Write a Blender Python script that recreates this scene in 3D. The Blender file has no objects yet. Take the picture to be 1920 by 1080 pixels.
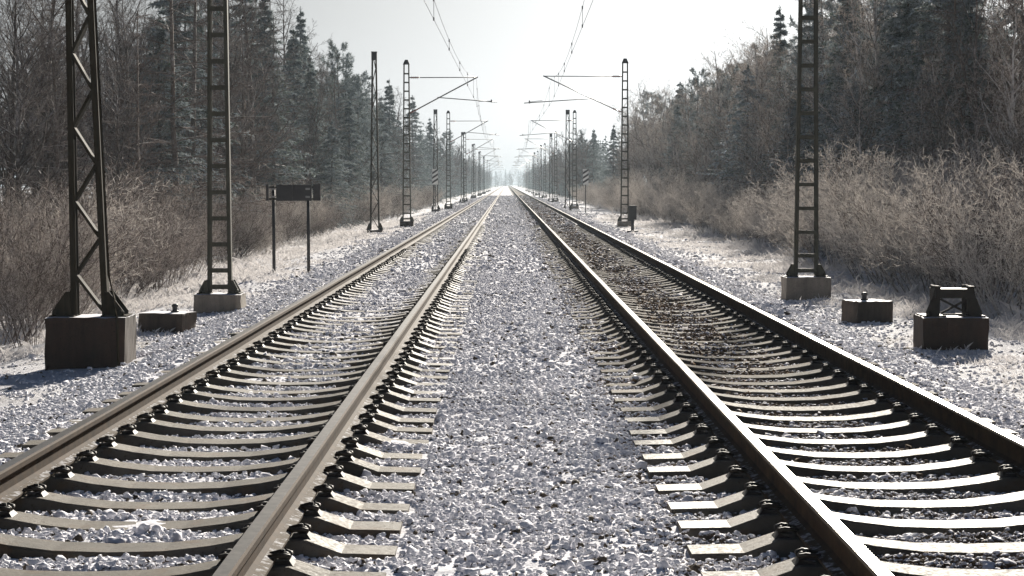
import bpy, bmesh, math, random
import numpy as np
from mathutils import Vector, Matrix

random.seed(7)
rng = np.random.default_rng(11)
R = math.radians
sc = bpy.context.scene
COL = sc.collection

# ------------------------------------------------------------------ camera frame
# z = 0 is the top of the rails, +Y runs along the line, the lens stands between the two tracks
F = 3570.0            # focal length in pixels of a 1920 wide frame
VX, VY = 950.0, 345.0  # vanishing point of the rails
HC = 1.44
PITCH = math.atan((540 - VY) / F)
YAW = math.atan((960 - VX) / F)
RAILS = (-2.563, -1.055, 1.396, 2.880)
TRACKS = (-1.809, 2.138)

def gx(px, d):
    return (px - VX) / F * d

def gz(py, d):
    return HC - (py - VY) / F * d

# ------------------------------------------------------------------ helpers
def tag(o, label=None, cat=None, group=None, kind=None):
    if label: o['label'] = label
    if cat: o['category'] = cat
    if group: o['group'] = group
    if kind: o['kind'] = kind
    return o

def empty(name, loc=(0, 0, 0), rz=0.0, s=1.0):
    o = bpy.data.objects.new(name, None)
    o.empty_display_size = 0.3
    COL.objects.link(o)
    o.location = loc
    o.rotation_euler = (0, 0, rz)
    o.scale = (s, s, s)
    return o

def mesh_np(name, verts, faces, mats, parent=None, mi=None, smooth=False, attrs=None):
    """faces: list of (F,k) int arrays; mi: matching list of material index arrays"""
    me = bpy.data.meshes.new(name)
    verts = np.ascontiguousarray(verts, dtype=np.float32)
    me.vertices.add(len(verts))
    me.vertices.foreach_set('co', verts.ravel())
    faces = [f for f in faces if len(f)]
    nl = sum(f.size for f in faces)
    npoly = sum(len(f) for f in faces)
    me.loops.add(nl)
    me.loops.foreach_set('vertex_index', np.concatenate([f.ravel() for f in faces]).astype(np.int32))
    me.polygons.add(npoly)
    tot = np.concatenate([np.full(len(f), f.shape[1], dtype=np.int32) for f in faces])
    st = np.concatenate([[0], np.cumsum(tot)[:-1]]).astype(np.int32)
    me.polygons.foreach_set('loop_start', st)
    me.polygons.foreach_set('loop_total', tot)
    if mi is not None:
        me.polygons.foreach_set('material_index', np.concatenate(mi).astype(np.int32))
    me.polygons.foreach_set('use_smooth', np.full(npoly, smooth, dtype=bool))
    for k, a in (attrs or {}).items():
        at = me.attributes.new(k, 'FLOAT', 'POINT')
        at.data.foreach_set('value', np.ascontiguousarray(a, dtype=np.float32))
    me.update(calc_edges=True)
    if npoly < 500000: me.validate()
    for m in (mats if isinstance(mats, (list, tuple)) else [mats]):
        me.materials.append(m)
    o = bpy.data.objects.new(name, me)
    COL.objects.link(o)
    if parent is not None:
        o.parent = parent
    return o

class MB:
    """collects simple solids and links them as one mesh"""
    def __init__(s):
        s.bm = bmesh.new()
    def hexa(s, pts, mi=0):
        v = [s.bm.verts.new(p) for p in pts]
        for q in ((0, 3, 2, 1), (4, 5, 6, 7), (0, 1, 5, 4), (1, 2, 6, 5), (2, 3, 7, 6), (3, 0, 4, 7)):
            f = s.bm.faces.new([v[i] for i in q]); f.material_index = mi
        return v
    def box(s, x0, x1, y0, y1, z0, z1, mi=0):
        return s.hexa([(x0, y0, z0), (x1, y0, z0), (x1, y1, z0), (x0, y1, z0),
                       (x0, y0, z1), (x1, y0, z1), (x1, y1, z1), (x0, y1, z1)], mi)
    def bar(s, a, b, w, t, ref=(0, 1, 0), mi=0, w2=None):
        """rectangular bar from a to b; t runs along ref, w across it"""
        a, b, ref = Vector(a), Vector(b), Vector(ref)
        d = (b - a).normalized()
        u = d.cross(ref).normalized()
        v = u.cross(d).normalized()
        w2 = w if w2 is None else w2
        pts = []
        for p, ww in ((a, w), (b, w2)):
            for sx, sy in ((-1, -1), (1, -1), (1, 1), (-1, 1)):
                pts.append(p + u * (sx * ww / 2) + v * (sy * t / 2))
        return s.hexa(pts, mi)
    def angle(s, a, b, w, t, ref=(0, 1, 0), flip=1):
        """an L section: one flange across ref, the other along it"""
        a, b, r = Vector(a), Vector(b), Vector(ref)
        d = (b - a).normalized(); u = d.cross(r).normalized(); v = u.cross(d)
        s.bar(a, b, w, t, ref)
        off = u * (flip * (w / 2 - t / 2)) + v * (w / 2 + t / 2)
        s.bar(a + off, b + off, t, w, ref)
    def channel(s, a, b, w, depth, t, ref=(0, 1, 0), w2=None):
        """a U section: web facing sideways, two flanges towards front and back"""
        a, b, r = Vector(a), Vector(b), Vector(ref)
        d = (b - a).normalized(); u = d.cross(r).normalized()
        s.bar(a, b, w, t, ref, w2=w2)
    def tube(s, pts, r, k=8, mi=0, r2=None, cap=True):
        pts = [Vector(p) for p in pts]
        rings = []
        n = len(pts)
        for i, p in enumerate(pts):
            d = (pts[min(i + 1, n - 1)] - pts[max(i - 1, 0)]).normalized()
            ref = Vector((0, 0, 1)) if abs(d.z) < .9 else Vector((0, 1, 0))
            u = d.cross(ref).normalized(); v = d.cross(u)
            rr = r if r2 is None else r + (r2 - r) * i / (n - 1)
            rings.append([s.bm.verts.new(p + u * (rr * math.cos(6.28318 * j / k)) + v * (rr * math.sin(6.28318 * j / k))) for j in range(k)])
        for a, b in zip(rings, rings[1:]):
            for j in range(k):
                f = s.bm.faces.new((a[j], a[(j + 1) % k], b[(j + 1) % k], b[j])); f.material_index = mi
                f.smooth = True
        if cap:
            s.bm.faces.new(rings[0][::-1]).material_index = mi
            s.bm.faces.new(rings[-1]).material_index = mi
    def poly(s, outline, y0, y1, mi=0):
        """(x, z) outline given thickness along Y"""
        a = [s.bm.verts.new((x, y0, z)) for x, z in outline]
        b = [s.bm.verts.new((x, y1, z)) for x, z in outline]
        n = len(a)
        s.bm.faces.new(a).material_index = mi
        s.bm.faces.new(b[::-1]).material_index = mi
        for i in range(n):
            s.bm.faces.new((a[i], b[i], b[(i + 1) % n], a[(i + 1) % n])).material_index = mi
    def lathe(s, prof, cx=0, cy=0, k=16, mi=0):
        rings = [[s.bm.verts.new((cx + r * math.cos(6.28318 * j / k), cy + r * math.sin(6.28318 * j / k), z)) for j in range(k)] for r, z in prof]
        for a, b in zip(rings, rings[1:]):
            for j in range(k):
                f = s.bm.faces.new((a[j], a[(j + 1) % k], b[(j + 1) % k], b[j])); f.material_index = mi
                f.smooth = True
        s.bm.faces.new(rings[0][::-1]).material_index = mi
        s.bm.faces.new(rings[-1]).material_index = mi
    def bevel(s, w, seg=2):
        e = [x for x in s.bm.edges if len(x.link_faces) == 2 and x.calc_face_angle() > .5]
        bmesh.ops.bevel(s.bm, geom=e, offset=w, segments=seg, profile=.6, affect='EDGES')
    def build(s, name, mats, parent=None, loc=None):
        bmesh.ops.recalc_face_normals(s.bm, faces=s.bm.faces)
        me = bpy.data.meshes.new(name)
        s.bm.to_mesh(me); s.bm.free()
        for m in (mats if isinstance(mats, (list, tuple)) else [mats]):
            me.materials.append(m)
        o = bpy.data.objects.new(name, me)
        COL.objects.link(o)
        if parent is not None: o.parent = parent
        if loc is not None: o.location = loc
        return o

def copy_tree(o, parent=None):
    c = o.copy()
    COL.objects.link(c)
    c.parent = parent
    for ch in [x for x in KIDS.get(o.name, ())] if o.name in KIDS else list(o.children):
        copy_tree(ch, c)
    return c
KIDS = {}

# ------------------------------------------------------------------ materials
def nt(name):
    m = bpy.data.materials.new(name)
    m.use_nodes = True
    n = m.node_tree
    return m, n, n.nodes['Principled BSDF']

def node(n, t, **kw):
    x = n.nodes.new(t)
    for k, v in kw.items():
        if k in x.inputs: x.inputs[k].default_value = v
        else: setattr(x, k, v)
    return x

def noise(n, scale, detail=4, rough=.55, coord=None, dist=0.0):
    x = node(n, 'ShaderNodeTexNoise', Scale=scale, Detail=detail, Roughness=rough, Distortion=dist)
    if coord is not None: n.links.new(coord, x.inputs['Vector'])
    return x.outputs['Fac']

def ramp(n, fac, stops):
    x = node(n, 'ShaderNodeValToRGB')
    e = x.color_ramp.elements
    while len(e) < len(stops): e.new(.5)
    for i, (p, c) in enumerate(stops):
        e[i].position = p
        e[i].color = (c, c, c, 1) if not isinstance(c, (tuple, list)) else (*c, 1)
    n.links.new(fac, x.inputs['Fac'])
    return x.outputs['Color']

def mix(n, fac, a, b):
    x = node(n, 'ShaderNodeMix', data_type='RGBA')
    for i, v in ((0, fac), (6, a), (7, b)):
        if isinstance(v, (int, float)): x.inputs[i].default_value = v
        elif isinstance(v, (tuple, list)): x.inputs[i].default_value = (*v, 1)
        else: n.links.new(v, x.inputs[i])
    return x.outputs[2]

def mth(n, op, a, b=None, c=None, clamp=False):
    x = node(n, 'ShaderNodeMath', operation=op, use_clamp=clamp)
    for i, v in enumerate((a, b, c)):
        if v is None: continue
        if isinstance(v, (int, float)): x.inputs[i].default_value = v
        else: n.links.new(v, x.inputs[i])
    return x.outputs[0]

def sstep(n, v, lo, hi):
    x = node(n, 'ShaderNodeMapRange', interpolation_type='SMOOTHSTEP')
    x.inputs['From Min'].default_value = lo; x.inputs['From Max'].default_value = hi
    n.links.new(v, x.inputs['Value'])
    return x.outputs['Result']

def bump(n, b, h, strength=.4, dist=.02):
    x = node(n, 'ShaderNodeBump', Strength=strength, Distance=dist)
    n.links.new(h, x.inputs['Height'])
    n.links.new(x.outputs['Normal'], b.inputs['Normal'])
    return x

def world_pos(n):
    return node(n, 'ShaderNodeNewGeometry').outputs['Position']

def norm_z(n):
    g = node(n, 'ShaderNodeNewGeometry')
    s = node(n, 'ShaderNodeSeparateXYZ')
    n.links.new(g.outputs['Normal'], s.inputs[0])
    return s.outputs['Z']

SNOW = (.84, .835, .875)

def mat_ballast(name, bias):
    m, n, b = nt(name)
    P = world_pos(n)
    at = node(n, 'ShaderNodeAttribute', attribute_name='dust')
    stone = ramp(n, noise(n, 14, 3, .6, P), [(.3, (.045, .036, .030)), (.55, (.115, .095, .075)), (.75, (.20, .165, .125))])
    rust = ramp(n, noise(n, 14, 3, .6, P), [(.3, (.08, .05, .029)), (.55, (.19, .125, .073)), (.75, (.30, .21, .13))])
    ra = node(n, 'ShaderNodeAttribute', attribute_name='rust')
    stone = mix(n, ra.outputs['Fac'], stone, rust)
    fine = noise(n, 55, 3, .65, P)
    big = noise(n, 1.6, 3, .6, P)
    v = mth(n, 'ADD', norm_z(n), mth(n, 'MULTIPLY', mth(n, 'SUBTRACT', fine, .5), 2.4))
    v = mth(n, 'ADD', v, mth(n, 'MULTIPLY', mth(n, 'SUBTRACT', big, .5), 1.9))
    v = mth(n, 'ADD', v, mth(n, 'MULTIPLY_ADD', at.outputs['Fac'], 1.6, bias))
    mask = sstep(n, v, .95, 1.5)
    c = mix(n, mask, stone, SNOW)
    n.links.new(c, b.inputs['Base Color'])
    b.inputs['Roughness'].default_value = .95
    b.inputs['Specular IOR Level'].default_value = .05
    bump(n, b, mth(n, 'ADD', fine, noise(n, 28, 2, .5, P)), .5, .012)
    return m

def mat_ground():
    m, n, b = nt('snowy_verge')
    P = world_pos(n)
    s = node(n, 'ShaderNodeSeparateXYZ'); n.links.new(P, s.inputs[0])
    ax = mth(n, 'ABSOLUTE', mth(n, 'SUBTRACT', s.outputs['X'], .2))
    litter = ramp(n, noise(n, 9, 5, .7, P), [(.3, (.05, .036, .025)), (.5, (.15, .11, .07)), (.72, (.30, .24, .16))])
    fine = noise(n, 30, 6, .75, P)
    big = noise(n, .55, 4, .6, P)
    wood = sstep(n, ax, 6.0, 12.0)
    v = mth(n, 'ADD', mth(n, 'MULTIPLY', fine, .8), mth(n, 'MULTIPLY', big, .9))
    v = mth(n, 'SUBTRACT', v, mth(n, 'MULTIPLY', wood, .16))
    mask = sstep(n, v, .56, .82)
    c = mix(n, mask, litter, SNOW)
    n.links.new(c, b.inputs['Base Color'])
    b.inputs['Roughness'].default_value = .9
    b.inputs['Specular IOR Level'].default_value = .15
    bump(n, b, mth(n, 'ADD', fine, noise(n, 9, 4, .6, P)), 1.0, .06)
    return m

def mat_concrete(name, dark, light, snow=0.6, rough=.75, spec=.3, sc_=1.0):
    m, n, b = nt(name)
    P = world_pos(n)
    a = noise(n, 3.2 * sc_, 5, .65, P)
    mp = node(n, 'ShaderNodeMapping'); mp.inputs['Scale'].default_value = (9, 9, .8)
    n.links.new(P, mp.inputs['Vector'])
    streak = noise(n, 1.3, 4, .6, mp.outputs[0])
    f = noise(n, 60, 3, .6, P)
    base = ramp(n, mth(n, 'MULTIPLY_ADD', streak, .45, mth(n, 'MULTIPLY', a, .55)), [(.34, dark), (.66, light)])
    base = mix(n, sstep(n, f, .56, .75), base, tuple(x * .55 for x in dark))
    v = mth(n, 'ADD', norm_z(n), mth(n, 'MULTIPLY', mth(n, 'SUBTRACT', noise(n, 6, 5, .7, P), .5), 2.2))
    v = mth(n, 'ADD', v, mth(n, 'MULTIPLY', mth(n, 'SUBTRACT', f, .5), .5))
    mask = mth(n, 'MULTIPLY', sstep(n, v, 1.0 - snow, 1.45 - snow), sstep(n, norm_z(n), .5, .8))
    n.links.new(mix(n, mask, base, SNOW), b.inputs['Base Color'])
    b.inputs['Roughness'].default_value = rough
    b.inputs['Specular IOR Level'].default_value = spec
    bump(n, b, mth(n, 'ADD', f, a), .35, .006)
    return m

def mat_sleeper():
    m, n, b = nt('sleeper_concrete')
    P = world_pos(n)
    a = noise(n, 2.3, 4, .6, P)
    f = noise(n, 45, 4, .65, P)
    base = ramp(n, a, [(.3, (.06, .052, .041)), (.7, (.17, .15, .122))])
    base = mix(n, sstep(n, f, .55, .70), base, (.08, .065, .05))
    base = mix(n, mth(n, 'MULTIPLY', sstep(n, noise(n, 5, 4, .65, P), .52, .68), .6), base, (.13, .085, .05))
    at = node(n, 'ShaderNodeAttribute', attribute_name='frost', attribute_type='OBJECT')
    v = mth(n, 'ADD', mth(n, 'MULTIPLY', noise(n, 7, 5, .7, P), 1.2), at.outputs['Fac'])
    mask = mth(n, 'MULTIPLY', sstep(n, v, .85, 1.15), sstep(n, norm_z(n), .6, .9))
    n.links.new(mix(n, mask, base, SNOW), b.inputs['Base Color'])
    wt = node(n, 'ShaderNodeAttribute', attribute_name='wet', attribute_type='OBJECT')
    n.links.new(mth(n, 'SUBTRACT', ramp(n, f, [(.3, .60), (.7, .86)]), wt.outputs['Fac']), b.inputs['Roughness'])
    b.inputs['Specular IOR Level'].default_value = .17
    bump(n, b, mth(n, 'ADD', f, noise(n, 150, 2, .6, P)), .5, .004)
    return m

def mat_plain(name, c, rough=.6, metal=0.0, var=.35, scale=8, frost=0.0, spec=.4, streak=False):
    m, n, b = nt(name)
    P = world_pos(n)
    v = P
    if streak:
        mp = node(n, 'ShaderNodeMapping'); mp.inputs['Scale'].default_value = (6, 6, .6)
        n.links.new(P, mp.inputs['Vector']); v = mp.outputs[0]
    a = noise(n, scale, 5, .65, v)
    col = ramp(n, a, [(.3, tuple(x * (1 - var) for x in c)), (.7, tuple(min(1, x * (1 + var)) for x in c))])
    if frost > 0:
        q = mth(n, 'ADD', norm_z(n), mth(n, 'MULTIPLY', mth(n, 'SUBTRACT', noise(n, 18, 4, .7, P), .5), 1.6))
        col = mix(n, sstep(n, q, 1.15 - frost, 1.6 - frost), col, (.62, .63, .67))
    n.links.new(col, b.inputs['Base Color'])
    b.inputs['Roughness'].default_value = rough
    b.inputs['Metallic'].default_value = metal
    b.inputs['Specular IOR Level'].default_value = spec
    bump(n, b, noise(n, 60, 3, .6, P), .12, .003)
    return m

def mat_twig(name, c, frost_col, frost, lo=.42, hi=.62, trans=0.0, cl=.9):
    """bark with hoar frost in clumps"""
    m, n, b = nt(name)
    oi = node(n, 'ShaderNodeObjectInfo')
    P = world_pos(n)
    a = noise(n, cl, 3, .6, P)
    f = noise(n, 11, 4, .7, P)
    q = mth(n, 'ADD', mth(n, 'MULTIPLY', a, .5), mth(n, 'MULTIPLY', f, .5))
    q = mth(n, 'ADD', q, mth(n, 'MULTIPLY', norm_z(n), .06))
    q = mth(n, 'ADD', q, frost)
    base = mix(n, oi.outputs['Random'], tuple(x * .75 for x in c), tuple(x * 1.2 for x in c))
    cc = mix(n, sstep(n, q, lo, hi), base, frost_col)
    n.links.new(cc, b.inputs['Base Color'])
    b.inputs['Roughness'].default_value = .8
    b.inputs['Specular IOR Level'].default_value = .2
    if trans > 0:
        tr = node(n, 'ShaderNodeBsdfTranslucent'); n.links.new(cc, tr.inputs['Color'])
        ms = node(n, 'ShaderNodeMixShader'); ms.inputs[0].default_value = trans
        n.links.new(b.outputs[0], ms.inputs[1]); n.links.new(tr.outputs[0], ms.inputs[2])
        n.links.new(ms.outputs[0], n.nodes['Material Output'].inputs['Surface'])
    return m

M = {}
M['ballast'] = mat_ballast('snow_dusted_ballast', .30)
M['bed'] = mat_ballast('ballast_bed_surface', -.1)
M['ground'] = mat_ground()
M['sleeper'] = mat_sleeper()
M['blackish'] = mat_concrete('blackish_concrete', (.010, .0055, .004), (.046, .024, .015), .7)  # near-black brown on every face, snow lying on top
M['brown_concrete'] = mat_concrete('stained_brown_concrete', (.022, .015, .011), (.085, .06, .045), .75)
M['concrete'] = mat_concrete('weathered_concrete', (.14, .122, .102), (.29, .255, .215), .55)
M['steel'] = mat_plain('mast_steel', (.030, .024, .015), .8, 0, .45, 5, 0, .06, True)
M['green_steel'] = mat_plain('mast_steel_green', (.046, .043, .028), .6, 0, .45, 5, 0, .3, True)
M['stump_steel'] = mat_plain('old_stump_steel', (.016, .012, .009), .7, 0, .45, 9, 0, .2)
M['galv'] = mat_plain('galvanised_tube', (.20, .20, .20), .45, .5, .25, 6)
M['glint_tube'] = mat_plain('glint_painted_tube', (.55, .55, .54), .35, .6, .1, 6)  # paler tube colour stands in for sun glint on the right-hand diagonals
M['black'] = mat_plain('black_paint', (.016, .013, .014), .55, 0, .3, 9, .1)
M['clip'] = mat_plain('rail_clip_iron', (.030, .022, .016), .65, 0, .5, 40, .16)
M['rail_top'] = mat_plain('polished_rail_steel', (.25, .225, .195), .30, 1.0, .35, 14, 0, .5)
M['rail_side'] = mat_plain('rusted_rail_steel', (.050, .030, .017), .85, 0, .5, 9, 0, .08)
M['rail_foot'] = mat_plain('rail_foot_steel', (.065, .045, .028), .85, 0, .4, 30, .24, .08)
M['wire'] = mat_plain('copper_wire', (.26, .26, .26), .5, .3, .1, 3)
M['porcelain'] = mat_plain('insulator_glaze', (.20, .055, .035), .25, 0, .2, 8)
M['white_paint'] = mat_plain('white_board_paint', (.72, .72, .70), .5, 0, .08, 5)
M['stripe'] = mat_plain('black_board_paint', (.025, .02, .022), .5, 0, .2, 5)
M['bark'] = mat_twig('bare_tree_bark', (.07, .053, .044), (.44, .42, .42), -.02, .44, .66)
M['twig'] = mat_twig('bare_tree_twigs', (.095, .066, .052), (.50, .455, .42), -.01, .42, .64, .22)
M['twig_pale'] = mat_twig('frosted_tree_twigs', (.14, .115, .098), (.80, .74, .69), .11, .42, .60, .45)
M['bark_pale'] = mat_twig('frosted_tree_bark', (.11, .09, .075), (.58, .56, .55), .04, .44, .64)
M['larch_bark'] = mat_twig('larch_bark', (.11, .08, .06), (.38, .36, .35), -.02, .44, .66)
M['larch_twig'] = mat_twig('larch_twigs', (.12, .076, .058), (.48, .42, .39), 0.0, .43, .66, .28)
M['shrub'] = mat_twig('shrub_twigs', (.122, .094, .075), (.66, .625, .59), .04, .44, .60, .35)
M['shrub_tip'] = mat_twig('frosted_shrub_tips', (.165, .135, .11), (.82, .785, .75), .14, .42, .58, .5)
M['shrub_dark'] = mat_twig('dark_shrub_twigs', (.085, .065, .055), (.50, .46, .44), .0, .45, .63, .25)
M['shrub_dark_tip'] = mat_twig('dark_shrub_tips', (.12, .094, .078), (.68, .63, .59), .07, .44, .60, .42)
M['needle'] = mat_twig('spruce_needles', (.027, .048, .022), (.40, .45, .47), .06, .46, .64, .2, 2.2)
M['needle_frost'] = mat_twig('frosted_needles', (.07, .09, .085), (.50, .56, .64), .04, .44, .6, .12, 2.2)
M['grass'] = mat_twig('dry_grass_blades', (.25, .205, .15), (.80, .78, .77), .17, .42, .58, .4)

# ------------------------------------------------------------------ smooth value noise for heights
_G = rng.random((256, 256)).astype(np.float32)
def vnoise(x, y):
    xi = np.floor(x).astype(int); yi = np.floor(y).astype(int)
    fx = x - xi; fy = y - yi
    fx = fx * fx * (3 - 2 * fx); fy = fy * fy * (3 - 2 * fy)
    g = lambda a, b: _G[a & 255, b & 255]
    return (g(xi, yi) * (1 - fx) + g(xi + 1, yi) * fx) * (1 - fy) + (g(xi, yi + 1) * (1 - fx) + g(xi + 1, yi + 1) * fx) * fy - .5

def ground_z(x, y):
    x = np.asarray(x, float); y = np.asarray(y, float)
    zl = np.interp(x, [-60, -14, -9, -6.6, -5.4, -4.3, -3.4], [-1.3, -1.2, -1.05, -.86, -.62, -.56, -.56])
    zr = np.interp(x, [3.4, 4.6, 6.0, 8.0, 14, 60], [-.57, -.57, -.56, -.60, -.85, -1.1])
    z = np.where(x < 0, zl, zr)
    k = np.clip((np.abs(x - .2) - 3.6) / 2, 0, 1)
    z = z + k * (vnoise(x * .5, y * .35) * .16 + vnoise(x * 1.7 + 9, y * 1.4) * .08 + vnoise(x * 5 + 3, y * 4.4) * .04)
    mid = (x > -3.9) & (x < 4.2)
    return np.where(mid, np.minimum(z, -.62), z)

def ballast_z(x, y):
    """top of the stone bed"""
    x = np.asarray(x, float); y = np.asarray(y, float)
    z = np.interp(x, [-4.75, -4.2, -3.55, -3.15, -2.95, -.55, -.25, .55, .9, 3.35, 3.65, 4.0, 4.65, 5.2],
                  [-.66, -.53, -.36, -.238, -.238, -.238, -.230, -.228, -.246, -.246, -.242, -.36, -.55, -.68])
    fill = np.clip((y - 16) / 14, 0, 1) * .028
    inl = np.exp(-((x + 1.765) / 1.15) ** 4)
    z = z + inl * fill
    fr = np.clip((y - 13) / 7, 0, 1) * .030
    z = z + np.exp(-((x - 2.122) / 1.15) ** 4) * fr
    return z + vnoise(x * 1.3, y * 1.3) * .035 + vnoise(x * 4 + 5, y * 4) * .02

def dust(x, y):
    """how much snow lies on the stones there"""
    x = np.asarray(x, float); y = np.asarray(y, float)
    d = np.full(np.broadcast(x, y).shape, .88)
    right = np.exp(-((x - 2.0) / 1.15) ** 4)
    bare = .26 + .16 * np.clip((y - 45) / 40, 0, 1) - .26 * np.clip((y - 10) / 7, 0, 1)
    d = d * (1 - right) + bare * right
    near_rail = np.zeros_like(d)
    for r in RAILS[:2]:
        near_rail = np.maximum(near_rail, np.exp(-((x - r) / .22) ** 2))
    return d - .30 * near_rail + .10 * vnoise(x * .6, y * .5)

def rust_amount(x, y):
    """brake dust: brown between the rails of the right track, a trace near the other rails"""
    x = np.asarray(x, float); y = np.asarray(y, float)
    r = np.exp(-((x - 2.0) / 1.2) ** 4) * np.clip((y - 8) / 8, .25, 1)
    for q in RAILS[:2]:
        r = np.maximum(r, .6 * np.exp(-((x - q) / .3) ** 2))
    return np.clip(r * (.85 + .6 * vnoise(x * 2, y * 1.3)), 0, 1)

# ------------------------------------------------------------------ ground
def grid(name, xs, ys, zf, mat, attrs=None, kind='structure', smooth=True):
    X, Y = np.meshgrid(xs, ys)
    Z = zf(X, Y)
    V = np.stack([X, Y, Z], -1).reshape(-1, 3)
    nx, ny = len(xs), len(ys)
    i = np.arange(nx * ny).reshape(ny, nx)
    Fq = np.stack([i[:-1, :-1], i[:-1, 1:], i[1:, 1:], i[1:, :-1]], -1).reshape(-1, 4)
    at = {k: f(X, Y).ravel() for k, f in (attrs or {}).items()}
    o = mesh_np(name, V, [Fq], mat, smooth=smooth, attrs=at)
    tag(o, kind=kind)
    return o

xs = np.concatenate([[-780, -400, -200, -120, -60, -40, -30], np.arange(-24, -12, 1.5), np.arange(-12, -3.3, .3),
                     [-2, 0, 2], np.arange(3.4, 12, .3), np.arange(12, 25, 1.5), [30, 40, 60, 120, 200, 400, 780]])
ys = np.concatenate([[-40, -20, 0], np.arange(4, 70, .4), np.arange(70, 200, 3), np.arange(200, 700, 20), np.arange(700, 2900, 150), [2900]])
gr = grid('ground', xs, ys, ground_z, M['ground'])
tag(gr, 'snow patched verge with dry grass and leaf litter beside the line')

bxs = np.concatenate([np.arange(-4.75, 5.21, .06)])
bys = np.concatenate([np.arange(-20, 4, 2), np.arange(4, 30, .06), np.arange(30, 72, .25), np.arange(72, 200, 2), np.arange(200, 600, 10), np.arange(600, 2901, 100)])
bed = grid('ballast_bed', bxs, bys, lambda x, y: ballast_z(x, y) - .020 + np.where(np.abs(x - 2.1) < 1.35, 0, .011) + np.where(y < 72, vnoise(x * 17, y * 17) * .026 + vnoise(x * 31 + 7, y * 31) * .012, 0), M['bed'], {'dust': lambda x, y: dust(x, y) - .36 * np.clip((y - 80) / 60, 0, 1), 'rust': lambda x, y: rust_amount(x, y) * np.clip(1.6 - y / 160, .25, 1)})
tag(bed, 'stone ballast bed carrying both railway tracks')

# ---- loose ballast stones: one merged mesh of individual angular stones
def ico(level):
    bm = bmesh.new()
    bmesh.ops.create_icosphere(bm, subdivisions=level, radius=1)
    v = np.array([x.co[:] for x in bm.verts]); f = np.array([[q.index for q in p.verts] for p in bm.faces])
    bm.free()
    return v, f

SLEEP_PITCH = .6
SLEEP_Y0 = 5.05
def stones():
    VV, FF, AA, RA = [], [], [], []
    base = 0
    zones = [(5.6, 10.5, 1700, .007, .0225, 2), (10.5, 17, 1350, .010, .024, 1), (17, 36, 600, .015, .030, 1), (36, 78, 170, .026, .046, 1), (78, 150, 62, .036, .060, 1), (150, 270, 24, .055, .085, 1)]
    for y0, y1, dens, r0, r1, lev in zones:
        n = int((y1 - y0) * 13.1 * dens)
        x = rng.uniform(-5.9, 7.2, n); y = rng.uniform(y0, y1, n)
        keep = (np.abs(x + .02) < .29 * y + .9) & (np.abs(x - gx(170, 21)) + 40 * (np.abs(y - 21) > .5) > .6)
        # thin out on the shoulders
        keep &= rng.random(n) < np.interp(x, [-5.9, -5.2, -4.5, -3.9, 4.3, 4.8, 5.6, 7.2], [.0, .25, .6, 1, 1, .6, .35, .0]) * (1.2 * vnoise(x * 1.1, y * .8) + .9)
        for r in RAILS:
            keep &= np.abs(x - r) > .095
        ph = np.abs(((y - SLEEP_Y0) / SLEEP_PITCH + .5) % 1 - .5) * SLEEP_PITCH
        for t in TRACKS:
            keep &= ~((np.abs(x - t) < 1.33) & (ph < (.148 if y0 < 17 else .135)) & (rng.random(n) > (.0 if y0 < 17 else (.20 if t < 0 else .34))))
        x, y = x[keep], y[keep]; n = len(x)
        bv, bf = ico(lev)
        k = len(bv)
        r = rng.uniform(r0, r1, n) * np.where(rng.random(n) < .05, 1.75, 1)
        s = np.stack([r * rng.uniform(.8, 1.35, n), r * rng.uniform(.8, 1.35, n), r * rng.uniform(.6, 1.0, n)], -1)
        # a few angular shape variants
        var = 24
        sh = 1 + rng.normal(0, .22, (var, k, 1))
        shapes = bv[None] * sh
        # clip by random planes for facets
        for q in range(var):
            for _ in range(5):
                nn = rng.normal(size=3); nn /= np.linalg.norm(nn)
                dd = shapes[q] @ nn
                ex = np.maximum(dd - .62, 0)
                shapes[q] -= ex[:, None] * nn
        vi = rng.integers(0, var, n)
        L = shapes[vi] * s[:, None, :]
        # random rotation: about z, then a tilt
        az = rng.uniform(0, 6.283, n); tl = rng.normal(0, .35, n); t2 = rng.normal(0, .35, n)
        ca, sa = np.cos(az)[:, None], np.sin(az)[:, None]
        X = L[..., 0] * ca - L[..., 1] * sa; Y = L[..., 0] * sa + L[..., 1] * ca; Z = L[..., 2]
        ct, st = np.cos(tl)[:, None], np.sin(tl)[:, None]
        X, Z = X * ct - Z * st, X * st + Z * ct
        ct, st = np.cos(t2)[:, None], np.sin(t2)[:, None]
        Y, Z = Y * ct - Z * st, Y * st + Z * ct
        cz = np.maximum(ballast_z(x, y), ground_z(x, y)) + rng.uniform(-1.1, .25, n) * r
        lo = np.zeros(n)
        V = np.stack([X + x[:, None], Y + y[:, None], Z + cz[:, None]], -1).reshape(-1, 3)
        Fc = (bf[None] + (np.arange(n) * k)[:, None, None]).reshape(-1, 3) + base
        base += len(V)
        d = dust(x, y) + rng.normal(0, .13, n) - np.where(rng.random(n) < .055, 1.1, 0)
        VV.append(V); FF.append(Fc); AA.append(np.repeat(d, k)); RA.append(np.repeat(rust_amount(x, y), k))
    o = mesh_np('ballast_stones', np.concatenate(VV), [np.concatenate(FF)], M['ballast'], smooth=True, attrs={'dust': np.concatenate(AA), 'rust': np.concatenate(RA)})
    tag(o, 'snow dusted grey ballast stones between and beside the rails', 'ballast', kind='stuff')
stones()

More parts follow.
